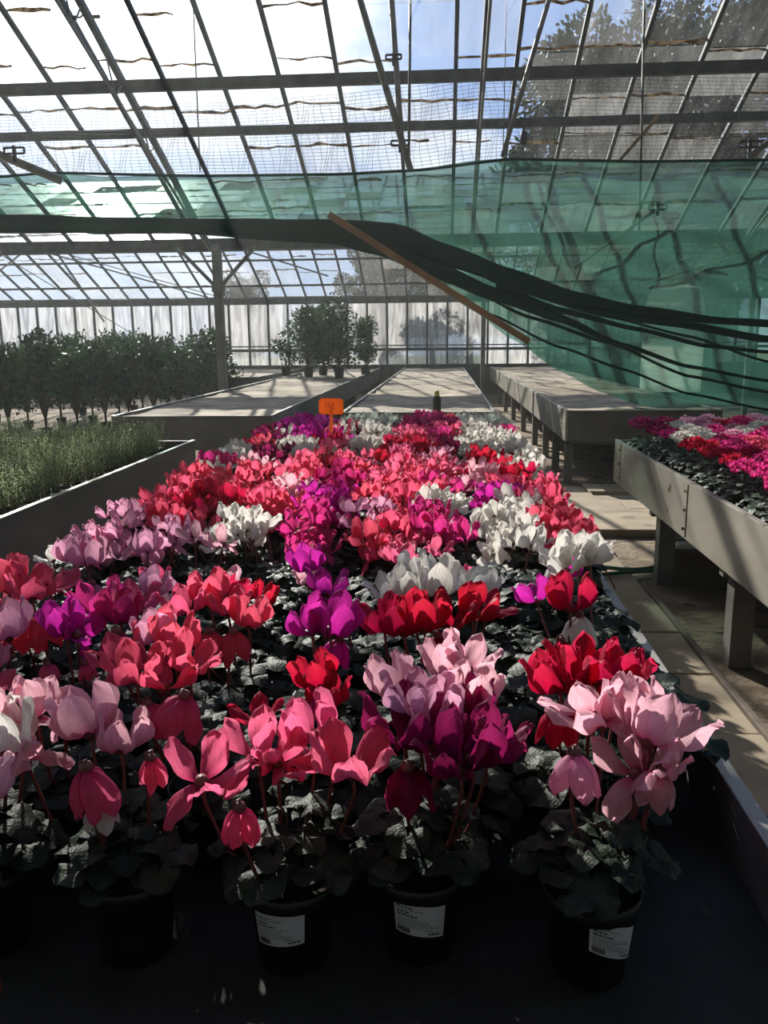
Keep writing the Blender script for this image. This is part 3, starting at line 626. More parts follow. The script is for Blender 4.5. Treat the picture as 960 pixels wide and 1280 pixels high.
# explicitly observed blooms of the front rows: px, py (flower heart), colour, kind, spin, tilt x, tilt y, scale, height above bench lip level
FRONT = """150 935 P tight 0 .1 .1 1.2 .93;112 915 P tight 1 .2 -.35 1.45 .95;108 960 K bud 0 0 -.15 1.25 .97;190 948 K bud 2 0 0 .8 .97;252 978 K wings 1 -.2 .1 1.35 .93;300 1010 K bud 1 0 0 1.0 .95;322 945 K wings 2 -.1 .1 1.3 .94;345 955 K open 0 -.3 .5 1.2 .93;392 920 K tight 0 0 -.3 1.2 .96;440 965 K open 2 -.1 .1 1.5 .94;412 955 K wings 0 0 -.5 1.1 .92;
320 900 R wide 0 0 0 .9 .95;398 855 R tight 0 0 -.3 1.1 .96;402 868 H bud 1 0 0 1 .97;408 880 R open 1 0 0 1 .94;492 862 P tight 0 0 -.3 1.2 .97;520 890 L open 1 0 0 1.35 .97;505 925 D open 0 0 0 1.5 .95;545 935 D wide 1 0 0 1.3 .94;510 960 D bell 1 0 0 1.2 .95;590 950 D tight 0 .1 .1 1.5 .96;575 965 D open 1 0 -.2 1.3 .95;606 945 D open 2 0 .3 1.3 .95;588 892 D tight 2 .1 0 1.2 .96;590 880 P tight 1 0 .2 1.25 .97;545 900 L tight 1 0 0 1.2 .97;
562 835 P tight 1 0 -.4 1.2 .97;585 838 P open 1 0 .3 1.25 .97;555 850 P bell 1 0 0 1.0 .99;752 905 P wings 0 .2 -.5 1.3 .97;735 890 P wide 2 .5 -.2 1.2 .97;812 925 P open 0 .2 .5 1.6 .97;795 905 P tight 2 .1 -.2 1.4 .97;718 942 L bell 0 .3 0 1.15 .97;795 968 P wings 2 -.2 -.2 1.35 .93;815 965 P open 1 0 .3 1.1 .93;825 965 P bell 1 0 .2 1 .95;
700 860 R tight 0 .1 -.4 1.4 .96;722 850 R open 1 0 -.1 1.4 .97;745 850 R open 2 0 .2 1.4 .97;770 855 R tight 0 0 .3 1.4 .96;700 885 R bell 1 0 0 1.2 .95;735 870 R wide 1 .2 0 1.2 .95;
30 900 P tight 1 .2 -.3 1.2 .97;45 895 P wings 0 0 .5 1.1 .96;4 935 W tight 0 0 0 1.5 .95;75 885 P wide 0 .3 .9 .8 .97;125 1000 W bell 0 0 0 .8 .92;
170 850 S open 1 0 0 1.25 .97;150 825 S wings 2 0 -.4 1.2 .97;205 860 S wide 1 .3 0 1.3 .96;235 835 S open 2 0 .3 1.2 .98;215 810 S tight 0 0 .2 1.4 .98;195 800 L tight 1 0 -.2 1.1 .99;230 870 K bell 0 0 .3 1.3 .98;190 830 S wide 0 0 0 1.2 .96;185 880 K bell 1 0 -.2 1 .96;
82 790 M tight 0 0 -.2 1.3 .97;95 795 M wings 1 0 .7 1.3 .96;10 795 L tight 2 0 -.1 1.5 .97;60 830 K bell 2 0 0 .7 .95;108 830 K bell 2 0 0 .6 .94;128 765 H open 0 0 -.1 1.4 .97;150 775 H tight 1 0 .1 1.3 .97;170 760 K open 2 0 .2 1.3 .98;145 790 H bell 1 0 0 1.3 .97;190 740 L tight 0 0 .4 1.1 .99;
235 765 S open 0 0 -.2 1.2 .97;262 750 S tight 1 0 0 1.3 .98;285 765 S open 2 0 .1 1.3 .97;310 780 S tight 0 0 .2 1.2 .96;292 790 S bell 0 0 0 1.2 .96;262 790 S bell 1 0 0 1.1 .96;390 790 M tight 0 0 -.3 1.1 .98;412 790 M tight 1 0 .2 1.5 .98;425 800 M bell 2 0 .3 1 .96;
410 740 M open 2 0 .1 1.2 .98;395 745 M bell 0 0 -.2 1.1 .97;435 750 M bell 1 0 .2 1.2 .98;385 712 M tight 2 0 -.1 1.3 .98;480 785 R open 0 0 -.3 1.3 .96;505 790 R tight 1 0 -.1 1.4 .97;530 785 R tight 2 0 0 1.5 .98;560 780 R open 1 0 .1 1.4 .97;590 770 R tight 0 0 .4 1.3 .98;605 762 R wide 2 0 .4 1.1 .98;548 795 R bell 1 0 0 1.2 .96;
495 748 W open 1 0 -.3 1.3 .97;515 745 W tight 0 0 -.1 1.4 .98;545 740 W tight 1 0 0 1.6 .99;575 738 W open 2 0 .2 1.4 .98;600 740 W tight 2 0 .3 1.2 .97;530 755 W bell 1 0 0 1.2 .97;520 720 W tight 2 0 0 1.2 1.0;700 700 W wings 0 0 -.3 1.4 .98;722 705 W tight 1 0 0 1.6 .98;738 700 W tight 2 0 .3 1.4 .99;712 760 R tight 2 0 0 1.5 .98;708 715 W open 2 0 -.2 1.4 .97;725 770 W bell 2 0 0 1.2 .96;702 800 R bud 2 0 0 .9 .95;
10 735 S tight 0 0 -.2 1.6 .97;40 745 S open 2 0 .1 1.6 .97;62 735 S wide 0 0 .3 1.4 .97;30 770 S bell 1 0 0 1.4 .98;55 770 S bell 0 0 0 1.3 .98;110 705 L tight 1 0 0 1.4 .98;92 700 L tight 0 0 0 1.3 .98;115 730 L bell 1 0 0 1.2 .97;66 700 W wings 1 0 -.5 1 .97"""
plants = []       # (x, y, colour, row, column-from-right)
rp = random.Random(21)
NROW = 26; PX = [-1.05, -.85, -.64, -.43, -.205, -.03, .200, .36]
for r in range(NROW):
    y = 1.0+r*.203
    for ci, x in enumerate(PX):
        if r < 2 and ci == 7: continue
        xx = x+rp.uniform(-.02, .02)+(0 if r < 1 else (.03 if r % 2 else -.02)); yy = y+rp.uniform(-.022, .022)
        if r == 0: xx = x; yy = y+(.03 if ci == 5 else 0)
        xx = min(xx, .37)
        px, py = proj((xx, yy, .99)); jit = 0 if y < 2.3 else 9; px += rp.uniform(-jit, jit); py += rp.uniform(-jit, jit)*.6
        c = min(anchors, key=lambda a: (a[0]-px)**2+(1.6*(a[1]+8-py))**2)[2]
        if px < -60: c = rp.choice('SPLKW')
        if y > 3.4 and rp.random() < .22: c = rp.choice('KKSSHHRPML')
        plants.append([xx, yy, c, r, 8-ci, []])
ORD = ['front row', 'second row', 'third row', 'fourth row', 'fifth row', 'sixth row', 'seventh row', 'eighth row', 'ninth row', 'tenth row']
for i in range(11, 27): ORD.append('row %d' % i)
CO = ['', 'beside right lip', '2nd from right lip', '3rd from right lip', '4th from right lip', '4th from left board', '3rd from left board', '2nd from left board', 'beside left board']
BED = .66
for fl in FRONT.replace('\n', '').split(';'):
    q = fl.split(); px, py, c, kd, sp, tx, ty, sc, z = float(q[0]), float(q[1]), q[2], q[3], int(q[4]), float(q[5]), float(q[6]), float(q[7]), float(q[8])
    w = atz(px, py, z)
    best = min(plants, key=lambda p: (p[0]-w.x)**2+(p[1]-w.y)**2+(0 if p[2] == c else .012))
    best[5].append((w, c, kd, sp, tx, ty, sc))
label_rows = {(0, 4), (0, 3), (0, 2)}
def rim_label(parent, ang, w=.068, h=.05, zc=.08, tiltz=0):
    """paper label wrapped on the pot wall"""
    a0 = math.radians(ang); half = w/2/.057
    def rad(z): return .0495+(.0605-.0495)*(z/.106)+.0012
    def pt(u, v, off=0):
        a = a0-half+2*half*u; z = zc-h/2+h*v+tiltz*(u-.5)*w; r = rad(z)+off; return (r*math.cos(a), r*math.sin(a), z)
    lab = MB().grid(lambda u, v: pt(u, v), 14, 3).build('price_label', M['label'], parent); lab['label'] = 'white printed paper label'
    b = MB(); rr = random.Random(int(ang*10))
    def stroke(u0, v0, u1, v1):
        n = max(1, int((u1-u0)*14)); b.grid(lambda u, v: pt(u0+(u1-u0)*u, v0+(v1-v0)*v, .0005), n, 1)
    def line(v, hh, u0, u1):
        u = u0
        while u < u1:
            w_ = rr.uniform(.03, .09); stroke(u, v, min(u+w_, u1), v+hh); u += w_+.02
    line(.86, .035, .05, .38); line(.80, .02, .05, .6); line(.70, .045, .06, .3); line(.60, .045, .06, .45)
    for k in range(6): line(.52-k*.055, .014, .06, rr.uniform(.55, .92))
    u = .05
    while u < .3: w_ = rr.choice([.006, .012, .018]); stroke(u, .06, u+w_, .22); u += w_+.008
    line(.09, .05, .68, .92); line(.2, .02, .6, .78)
    b.build('print', M['ink'], lab)
for p in plants:
    x, y, c, r, ci, fl = p
    t = thing('potted_cyclamen', '', 'plant', (x, y, BED), 0, 'potted cyclamens on the long central bench')
    ob('pot', pot_me, t, sc=1); ob('potting_soil', peat_me, t)
    ob('foliage', FOL[rp.randrange(5)], t, (0, 0, .025 if r == 0 else 0), (0, 0, rp.uniform(0, 6.28)), rp.uniform(.9, 1.12) if r else .9)
    if fl:
        # stems rise from the crown to each observed bloom
        cnt = {}
        for (w, fc, kd, sp, tx, ty, sc) in fl:
            lp = w-Vector((x, y, BED)); cnt[fc] = cnt.get(fc, 0)+1
            o = ob('flower', FN[kd][sp % 3], t, lp, (tx, ty, (w.x*37+w.y*91) % 6.28), sc*.98); setcol(o, fc)
            # order of rotation so the lean stays in the picture's left-right sense
            o.rotation_mode = 'ZYX'; o.rotation_euler = (tx, ty, 0); o.rotation_euler = (Matrix.Rotation(ty, 3, 'Y') @ Matrix.Rotation(-tx, 3, 'X') @ Matrix.Rotation((w.x*37+w.y*91) % 6.28, 3, 'Z')).to_euler('ZYX')
            crown = Vector((lp.x*.12, lp.y*.12, .11)); top = lp+Vector((0, 0, .004))
            midp = Vector((lp.x*.75, lp.y*.75, lp.z*.62))
            if kd in ('bud', 'bell'):
                pts_ = [crown, midp, lp+Vector((-.008, 0, -.02)), lp+Vector((-.007, 0, .008)), lp+Vector((0, 0, .012)), lp]
            else: pts_ = [crown, midp, lp+Vector((.003, 0, -.03)), top]
            MB().tube(pts_, .0026, 6).build('flower_stem', M['stem'], t, smooth=True)
        cc = max(cnt, key=cnt.get); p[2] = cc
        desc = CNAME[cc]
    else: desc = CNAME[c]
    nfl = 0
    if y > 2.35 or (not fl and y > 1.3): nfl = rp.randint(8, 10) if y > 2.35 else rp.randint(1, 2)
    if y > 2.35 and fl: nfl = 4
    if ci == 1 and y < 2.35: nfl = 0
    if px and y <= 2.35 and proj((x, y, .95))[0] < -20: nfl = 6
    for k in range(nfl):
        a = k*2.4+rp.uniform(-.5, .5); rr_ = .095*math.sqrt((k+.5)/nfl)*rp.uniform(.7, 1.15)
        lp = Vector((min(rr_*math.cos(a), .425-x), rr_*math.sin(a), rp.uniform(.225, .315)-(rr_*.35)))
        o = ob('flower', FM[rp.randrange(len(FM))], t, lp, (rp.uniform(-.3, .3)-rr_*3*math.sin(a), rp.uniform(-.3, .3)+rr_*3*math.cos(a), rp.uniform(0, 6.28)), rp.uniform(.95, 1.25)); setcol(o, p[2])
    t['label'] = '%s cyclamen in black pot, %s, %s' % (desc, ORD[r], CO[ci])
    if (r, ci) in label_rows:
        rim_label(t, {4: -98, 3: -88, 2: -66}[ci], tiltz={4: .12, 3: -.15, 2: -.45}[ci])
        t['label'] = {4: 'front cyclamen in black pot, leftmost of the three with white labels', 3: 'front cyclamen in black pot, middle of the three with white labels', 2: 'front cyclamen in black pot, rightmost of the three with white labels'}[ci]

# orange price tag standing in the flowers
p = aty(414, 508, 4.75); t = thing('price_tag', 'orange plastic price tag on a stick among the far flowers', 'tag', (p.x, p.y, .74))
hz = p.z-.74
o = MB().tube([(-.006, 0, 0), (-.003, 0, hz*.5), (0, 0, hz)], .008, 6).build('stake', M['tag'], t)
b = MB(); w, h = .072, .047; n = 0
prof = [(-w+.01, -h+.004), (w-.012, -h), (w, -h+.012), (w-.002, h-.012), (w-.014, h-.002), (-w+.016, h), (-w+.002, h-.014), (-w, -h+.016)]
b.v += [(a, -.004, hz+c) for a, c in prof]+[(a, .004, hz+c) for a, c in prof]
b.face(range(8)); b.face([15-i for i in range(8)])
for k in range(8): b.face([k, (k+1) % 8, 8+(k+1) % 8, 8+k][::-1])
pl = b.build('plate', M['tag'], t)
b = MB(); rr = random.Random(4)
for (x0, z0, x1, z1) in ((-.03, .02, -.03, -.012), (-.03, .02, -.012, .022), (-.012, .022, -.008, -.008), (.002, .018, .018, .02), (.018, .02, .004, -.014), (.004, -.014, .026, -.012), (-.02, .0, .0, .004)):
    b.bar((x0, -.0055, hz+z0), (x1, -.0055, hz+z1), .003, .003)
b.build('marking', M['tagink'], pl)
# bottle on the narrow bench
p = atz(546, 514, .77); t = thing('spray_bottle', 'small dark bottle with yellow cap on the middle bench end', 'bottle', (p.x, 8.8, .745))
MB().lathe([(0, 0), (.042, .0), (.045, .01), (.045, .15), (.03, .175), (.018, .185), (0, .19)], 20).build('body', M['bottle'], t, smooth=True)
MB().lathe([(0, .235), (.02, .232), (.026, .22), (.026, .186), (.034, .178), (.0, .178)], 16).build('cap', M['yellow'], t, smooth=True)

# ------------------------------------------------------------------ small cyclamens on the right bench
def mini_cluster(seed):
    rs = random.Random(seed); b = MB()
    for i in range(34):
        t = (i+.5)/34; r = .075*math.sqrt(t); a = i*2.4; c = Vector((r*math.cos(a), r*math.sin(a), .03*(1-t)+rs.uniform(-.012, .016)))
        n0 = len(b.v); bb = MB()
        for k in range(5):
            az = k*1.2566+rs.uniform(-.2, .2); out = Vector((math.cos(az), math.sin(az), 0)); sd = Vector((-math.sin(az), math.cos(az), 0)); L = .026; lean = rs.uniform(.2, .6)
            d = out*math.sin(lean)+Vector((0, 0, math.cos(lean)))
            q = len(b.v); pts = [(0, .2), (.45, .9), (.8, .8), (1, .15)]
            for v, w in pts:
                pc = c+out*.003+d*L*v
                b.v.append(tuple(pc-sd*w*.0075)); b.v.append(tuple(pc+sd*w*.0075))
            for j in range(3): b.face([q+2*j, q+2*j+1, q+2*j+3, q+2*j+2], [(0, pts[j][0]), (1, pts[j][0]), (1, pts[j+1][0]), (0, pts[j+1][0])])
    return b.mesh('flower_cluster', PET['K'], True)
MC = [mini_cluster(i) for i in range(4)]
MF = [foliage_mesh(70+i, 26, .085, .15, (.014, .024), .10, (2, 8)).mesh('foliage', [M['mleaf'], M['petiole']], True) for i in range(3)]
mpot = MB().lathe([(0, 0), (.038, 0), (.05, .10), (.054, .101), (.055, .118), (.05, .118), (.049, .104), (0, .106)], 16).mesh('pot', M['pot'], True)
mini = """830 535 D;850 530 W;862 527 L;880 535 L;905 530 R;930 528 H;955 528 L;865 548 W;880 552 W;900 545 H;915 542 L;940 540 W;958 542 H;870 560 R;885 565 R;905 560 H;925 560 H;945 555 S;925 572 R;900 572 R;950 582 H;958 590 H;840 545 D;958 565 S"""
ma = [(float(a.split()[0]), float(a.split()[1]), a.split()[2]) for a in mini.split(';')]
rm = random.Random(5)
for r in range(21):
    for ci in range(8):
        x = 1.385+ci*.158+rm.uniform(-.01, .01); y = 2.75+r*.16+rm.uniform(-.01, .01)
        if y > 6.07: continue
        px, py = proj((x, y, .85))
        if px > 1090: continue
        q = proj((x, y, .92)); c = min(ma, key=lambda a: (a[0]-q[0])**2+(2*(a[1]-q[1]))**2)[2]
        if q[1] > 600: c = rm.choice('HRKD')
        side = ['against the board', 'one in from board', 'two in from board', 'three in from board', 'four in from board', 'five in from board', 'six in from board', 'seven in from board'][ci]
        t = thing('miniature_cyclamen', '%s small cyclamen on right bench, row %d from near end, %s' % (CNAME[c], r+1, side), 'plant', (x, y, .56), 0, 'small cyclamens on the right bench')
        ob('pot', mpot, t, sc=(1, 1, 1.25)); ob('foliage', MF[rm.randrange(3)], t, (0, 0, .06), (0, 0, rm.uniform(0, 6)), 1)
        o = ob('flower_cluster', MC[rm.randrange(4)], t, (0, 0, .345+rm.uniform(-.012, .012)), (0, 0, rm.uniform(0, 6)), rm.uniform(.92, 1.12)); setcol(o, c)

# ------------------------------------------------------------------ feathery young plants on the left bench
def herb(seed):
    rs = random.Random(seed); b = MB(); rs_ = rs
    for i in range(34):
        a = rs.uniform(0, 6.28); r0 = rs.uniform(0, .035); h = rs.uniform(.11, .23); lean = rs.uniform(.0, .06)
        base = Vector((r0*math.cos(a), r0*math.sin(a), .125)); tip = base+Vector((lean*math.cos(a), lean*math.sin(a), h))
        b.cur = 1; b.tube([base, base.lerp(tip, .5)+Vector((0, 0, .005)), tip], [.0015, .0012, .0008], 3, False); b.cur = 0
        for k in range(14):
            q = base.lerp(tip, .15+.85*k/13); az = rs.uniform(0, 6.28); d = Vector((math.cos(az), math.sin(az), rs.uniform(.3, 1.2))).normalized(); s = Vector((-d.y, d.x, 0)).normalized()*.0032
            L = rs.uniform(.013, .026); n = len(b.v)
            b.v += [tuple(q-s*.5), tuple(q+d*L*.5-s), tuple(q+d*L), tuple(q+d*L*.5+s)]; b.face([n, n+1, n+2, n+3])
    return b.mesh('foliage', [M['hleaf'], M['hstem']])
HM = [herb(i) for i in range(4)]
b = MB(); n = 0
def ring(s, z): return [(-s, -s, z), (s, -s, z), (s, s, z), (-s, s, z)]
for s, z in ((.04, 0), (.058, .115), (.062, .115), (.062, .13), (.056, .13), (.055, .118)): b.v += ring(s, z)
for i in range(5):
    for k in range(4): b.face([i*4+k, i*4+(k+1) % 4, i*4+4+(k+1) % 4, i*4+4+k])
b.face([3, 2, 1, 0]); b.face([20, 21, 22, 23])
sq = b.mesh('pot', M['purple'])
rh = random.Random(9)
for r in range(27):
    for ci in range(11):
        x = -2.03-ci*.137; y = 2.35+r*.14
        if y > 6.05 or (y > 5.5 and rh.random() < .35): continue
        px, py = proj((x, y, .9))
        if px < -45: continue
        side = ['against the board', 'one in', 'two in', 'three in', 'four in', 'five in', 'six in', 'seven in', 'eight in', 'nine in', 'ten in'][ci]
        t = thing('potted_herb', 'feathery green seedling pot, left bench row %d from near end, %s%s' % (r+1, side, '' if ci == 0 else ' from its board'), 'plant', (x, y, .60), rh.uniform(-.06, .06), 'feathery seedlings on the left bench')
        ob('pot', sq, t); ob('foliage', HM[rh.randrange(4)], t, (0, 0, 0), (0, 0, rh.uniform(0, 6)), (1, 1, rh.uniform(.85, 1.1)))

# ------------------------------------------------------------------ leafy shrubs, saplings and trees
def leaf_ball(b, c, R, n, L, rs, sq=1.0, droop=0):
    for i in range(n):
        d = Vector((rs.gauss(0, 1), rs.gauss(0, 1), rs.gauss(0, 1))).normalized(); q = c+Vector((d.x*R, d.y*R, d.z*R*sq))*rs.uniform(.35, 1)**.6
        t = (d+Vector((rs.gauss(0, .6), rs.gauss(0, .6), rs.gauss(0, .6)-droop))).normalized(); s = t.cross(Vector((rs.gauss(0, 1), rs.gauss(0, 1), rs.gauss(0, 1)))).normalized()*L*.25; up = s.cross(t)*.25
        l = L*rs.uniform(.6, 1.2); k = len(b.v)
        b.v += [tuple(q), tuple(q+t*l*.5-s+up), tuple(q+t*l), tuple(q+t*l*.5+s+up)]; b.face([k, k+1, k+2, k+3])
def shrub_meshes(seed, h, R, blobs, n, L, trunk=.12):
    rs = random.Random(seed); f = MB(); w = MB()
    for i in range(blobs):
        a = rs.uniform(0, 6.28); r = R*rs.uniform(0, .65); z = trunk+(h-trunk)*rs.uniform(.12, .92); k = 1-.45*abs(z/h-.5)
        c = Vector((r*math.cos(a)*k, r*math.sin(a)*k, z)); leaf_ball(f, c, R*rs.uniform(.3, .5), n, L, rs, 1.1)
        w.tube([(0, 0, trunk*.5), (c.x*.3, c.y*.3, trunk+(z-trunk)*.4), tuple(c)], [.012*h, .008*h, .003*h], 5)
    w.tube([(0, 0, 0), (0, 0, trunk+.1)], .012*h+.004, 6)
    return f.mesh('foliage', M['sleaf']), w.mesh('branches', M['bark'], True)
bpot = MB().lathe([(0, 0), (.11, 0), (.14, .24), (.15, .245), (.15, .28), (.14, .28), (.135, .25), (0, .25)], 20).mesh('pot', M['pot'], True)
for i, (px, h, R, Y, lab) in enumerate([(386, 1.2, .62, 17.8, 'big dark bushy shrub, leftmost of the two large ones on the bench'), (424, 1.3, .62, 17.4, 'big dark bushy shrub, right hand one of the two large ones'), (457, 1.05, .34, 18.6, 'slim potted shrub standing alone right of the big bushes'), (404, 1.25, .45, 18.7, 'dark shrub behind and between the two big bushes'), (358, .7, .32, 18.3, 'low sparse pale shrub at the left foot of the big bushes')]):
    p = aty(px, 470, Y); t = thing('potted_shrub', lab, 'shrub', (p.x, Y, .745), 0, 'bushy shrubs on the sand bench')
    fm, wm = shrub_meshes(50+i, h, R, 34 if i != 4 else 7, 90 if R > .34 else 60, .085, .1)
    ob('pot', bpot, t, sc=.8); ob('foliage', fm, t, (0, 0, .2)); ob('branches', wm, t, (0, 0, .2))
SH = [shrub_meshes(80+i, 1.42, .5, 30, 70, .085, .42) for i in range(5)]
rc = random.Random(13)
citrus = []
for px, Y in ((5, 12.6), (30, 14.2), (52, 12.9), (72, 14.8), (92, 13.4), (112, 15.2), (128, 13.9), (146, 15.8), (158, 14.4), (176, 16.2), (190, 14.9), (208, 16.8), (222, 15.4), (240, 17.2), (258, 16.2), (272, 17.6), (-25, 13.5), (-10, 15.5), (165, 17.8), (100, 17.2)):
    p = aty(px, 470, Y); citrus.append((p.x, Y, px))
citrus.sort(key=lambda c: c[2])
for i, (x, Y, px) in enumerate(citrus):
    t = thing('potted_sapling', 'leafy citrus sapling on thin stem, number %d from the far left' % (i+1), 'sapling', (x, Y, 0), 0, 'citrus saplings on the ground at left')
    fm, wm = SH[i % 5]; s = rc.uniform(.92, 1.1)
    ob('pot', bpot, t, sc=.62); ob('foliage', fm, t, (0, 0, .1), (0, 0, rc.uniform(0, 6)), s); ob('branches', wm, t, (0, 0, .1), (0, 0, 0), s)
# trees outside
def tree_meshes(seed, h, R, blobs, n, L):
    rs = random.Random(seed); f = MB(); w = MB()
    w.tube([(0, 0, -.1), (.1, 0, h*.25), (.0, .1, h*.55)], [.022*h, .015*h, .008*h], 8)
    for i in range(blobs):
        a = rs.uniform(0, 6.28); z = h*rs.uniform(.3, .95); r = R*rs.uniform(.1, .8)*(1.1-abs(z/h-.55)); c = Vector((r*math.cos(a), r*math.sin(a), z))
        leaf_ball(f, c, R*rs.uniform(.2, .34), n, L, rs); w.tube([(0, 0, h*.3+.2*z), (c.x*.5, c.y*.5, z*.85), tuple(c)], [.005*h, .003*h, .001*h], 5)
    return f.mesh('crown', M['tleaf']), w.mesh('trunk', M['bark'], True)
TM = [tree_meshes(5+i, 1.0*8, 2.6, 40, 520, .17) for i in range(3)]
TL = ['tall tree beyond the roof at the upper right', 'wide tree outside behind the draped part of the net', 'dark tree outside at the far right edge', 'bushy tree seen low behind the middle posts', 'tree outside casting branch shadows on the white back wall', 'tree outside close to the right side wall', 'small tree behind the back wall left of the forked post', 'tree standing between the two upper right trees', 'tree well behind the back wall near the roof centre', 'low bushy tree pressed to the back wall behind the net, left one', 'low bushy tree pressed to the back wall behind the net, middle one', 'low bushy tree at the back wall behind the net, right one', 'bushy tree outside the right side wall behind the net']
for i, (x, Y, s) in enumerate([(5.5, 29, 1.5), (9.5, 31, 1.75), (14, 26, 1.6), (1.0, 31, .85), (-2.2, 28.5, .62), (12.5, 18, 1.25), (-7, 30, .5), (8.0, 38, 1.9), (-.5, 39, .9), (3.4, 26.6, .5), (5.6, 27, .6), (8, 26.5, .62), (11.5, 11, .9)]):
    t = thing('outdoor_tree', TL[i], 'tree', (x, Y, -.1), 0, 'trees outside the greenhouse')
    fm, wm = TM[i % 3]; ob('crown', fm, t, (0, 0, 0), (0, 0, i*1.3), s); ob('trunk', wm, t, (0, 0, 0), (0, 0, i*1.3), s)

t = thing('plastic_sheet', 'pale round topped plastic sheet leaning behind the green net at right', 'sheet', aty(840, 490, 12.6))
b = MB(); base = aty(840, 490, 12.6); top = aty(838, 328, 12.6).z-base.z
def shp(u, v):
    hw = .46*(1-max(0, (v-.55)/.45)**2.2*.8); return (-.03+(u*2-1)*hw, .03*math.sin(u*9+v*2), v*top)
b.grid(shp, 12, 16); o = b.build('sheet', M['plastic'], t, smooth=True); md = o.modifiers.new('thick', 'SOLIDIFY'); md.thickness = .006
MB().tube([shp(0, v/16) for v in range(17)]+[shp(u/8, 1) for u in range(1, 9)]+[shp(1, 1-v/16) for v in range(1, 17)], .018, 6).build('hoop', M['pipe'], t)
MB().box((-.5, -.04, -base.z), (.45, .04, .0)).build('stand_board', M['plank'], t)

# ------------------------------------------------------------------ light
SUN = Vector((-.44, 1, .585)).normalized()
ld = bpy.data.lights.new('sun', 'SUN'); ld.energy = 9.0; ld.angle = math.radians(.6); ld.color = (1, .92, .80)
lo = bpy.data.objects.new('sun', ld); COL.objects.link(lo); lo.rotation_euler = SUN.to_track_quat('Z', 'Y').to_euler(); lo.location = (0, 0, 20)
w = bpy.data.worlds.new('sky'); S.world = w; w.use_nodes = True; nt = w.node_tree; nt.nodes.clear(); L = nt.links.new
out = nd(nt, 'ShaderNodeOutputWorld'); bg = nd(nt, 'ShaderNodeBackground'); tc = nd(nt, 'ShaderNodeTexCoord')
sep = nd(nt, 'ShaderNodeSeparateXYZ'); L(tc.outputs['Generated'], sep.inputs[0])
skyc = ramp(nt, sep.outputs[2], [(.0, (.66, .76, .92)), (.25, (.42, .58, .95)), (.6, (.26, .42, .82))])
dp = nd(nt, 'ShaderNodeVectorMath', operation='DOT_PRODUCT'); L(tc.outputs['Generated'], dp.inputs[0]); dp.inputs[1].default_value = SUN
nz = nd(nt, 'ShaderNodeTexNoise'); nz.inputs['Scale'].default_value = 3.2; nz.inputs['Detail'].default_value = 8
mp = nd(nt, 'ShaderNodeMapping'); mp.inputs['Scale'].default_value = (1, 1, 2.4); L(tc.outputs['Generated'], mp.inputs[0]); L(mp.outputs[0], nz.inputs['Vector'])
ad = nd(nt, 'ShaderNodeMath', operation='MULTIPLY_ADD'); p12 = nd(nt, 'ShaderNodeMath', operation='POWER'); m12 = nd(nt, 'ShaderNodeMath', operation='MAXIMUM'); L(dp.outputs['Value'], m12.inputs[0]); m12.inputs[1].default_value = 0; L(m12.outputs[0], p12.inputs[0]); p12.inputs[1].default_value = 12; L(p12.outputs[0], ad.inputs[0]); ad.inputs[1].default_value = .42; L(nz.outputs['Fac'], ad.inputs[2])
sc_ = nd(nt, 'ShaderNodeMapRange'); L(ad.outputs[0], sc_.inputs[0]); sc_.inputs['From Min'].default_value = .66; sc_.inputs['From Max'].default_value = .84
mx = nd(nt, 'ShaderNodeMix', data_type='RGBA'); L(sc_.outputs[0], mx.inputs[0]); L(skyc, mx.inputs[6]); mx.inputs[7].default_value = (1.35, 1.35, 1.38, 1)
pw = nd(nt, 'ShaderNodeMath', operation='POWER'); mxx = nd(nt, 'ShaderNodeMath', operation='MAXIMUM'); L(dp.outputs['Value'], mxx.inputs[0]); mxx.inputs[1].default_value = 0
L(mxx.outputs[0], pw.inputs[0]); pw.inputs[1].default_value = 45
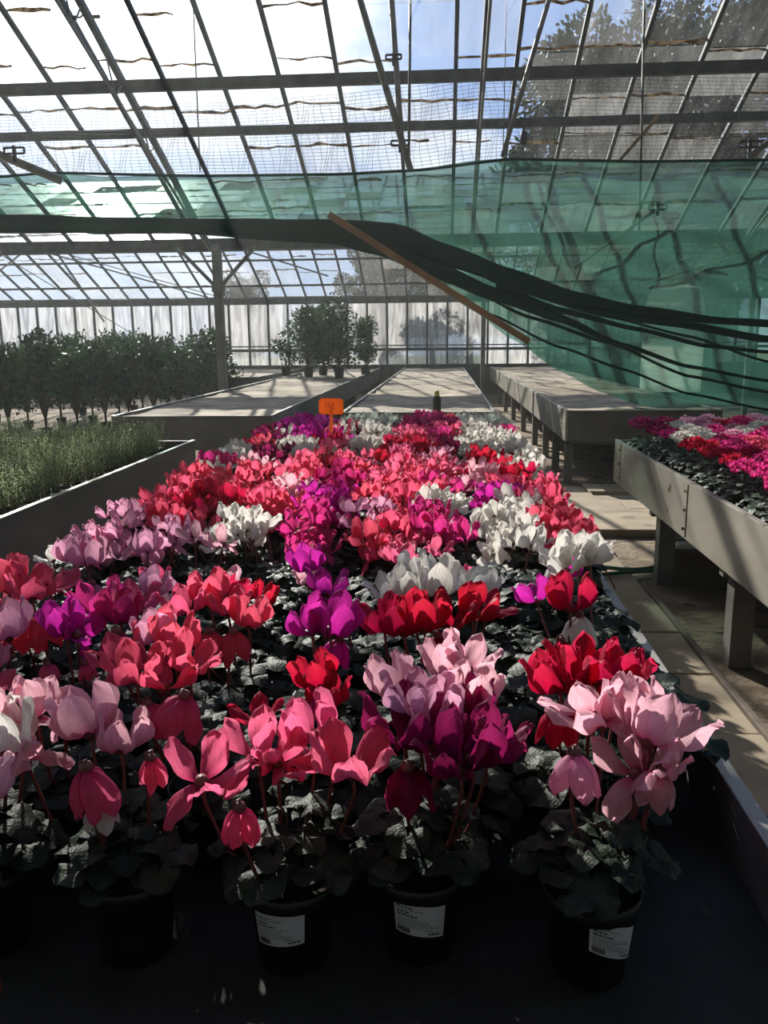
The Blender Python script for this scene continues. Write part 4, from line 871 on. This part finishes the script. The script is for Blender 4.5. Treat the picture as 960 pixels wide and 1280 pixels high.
ml = nd(nt, 'ShaderNodeMath', operation='MULTIPLY'); L(pw.outputs[0], ml.inputs[0]); ml.inputs[1].default_value = 5.0
cb = nd(nt, 'ShaderNodeCombineColor'); [L(ml.outputs[0], cb.inputs[k]) for k in range(3)]
av = nd(nt, 'ShaderNodeMix', data_type='RGBA', blend_type='ADD'); av.inputs[0].default_value = 1; L(mx.outputs[2], av.inputs[6]); L(cb.outputs[0], av.inputs[7])
# half of the sky behind the photographer, greyed and dimmed to cut the fill
bk = nd(nt, 'ShaderNodeMapRange'); L(sep.outputs[1], bk.inputs[0]); bk.inputs['From Min'].default_value = -.1; bk.inputs['From Max'].default_value = .3
mb = nd(nt, 'ShaderNodeMix', data_type='RGBA'); L(bk.outputs[0], mb.inputs[0]); mb.inputs[6].default_value = (.12, .125, .115, 1); L(av.outputs[2], mb.inputs[7])
L(mb.outputs[2], bg.inputs[0]); bg.inputs[1].default_value = 1.0; L(bg.outputs[0], out.inputs[0])

# haze volume added inside the house, standing in for lens glare
m, nt, out = new_mat('glare_haze'); vs = nd(nt, 'ShaderNodeVolumeScatter'); vs.inputs['Density'].default_value = .0024; vs.inputs['Anisotropy'].default_value = .6; vs.inputs['Color'].default_value = (.95, 1, .97, 1)
nt.links.new(vs.outputs[0], out.inputs['Volume'])
S.cycles.volume_bounces = 0
prof = [(-1.45, .05), (BY-.1, .05), (BY-.1, 2.5), (MY, MZ-.2), (GY+.14, GZ-.2), (RY, RZ-.2), (-1.45, 2.4)]
b = MB(); b.v = [(XL+.1, a, c) for a, c in prof]+[(XR-.1, a, c) for a, c in prof]
b.face(range(7)); b.face([13-i for i in range(7)])
for k in range(7): b.face([k, k+7, (k+1) % 7+7, (k+1) % 7])
import bmesh
me = b.mesh('glare_haze', m); q = bmesh.new(); q.from_mesh(me); bmesh.ops.recalc_face_normals(q, faces=q.faces); bmesh.ops.triangulate(q, faces=q.faces); q.to_mesh(me); q.free()
tag(ob('glare_haze', me), 'thin added haze filling the greenhouse, standing in for lens glare', 'haze', kind='stuff')
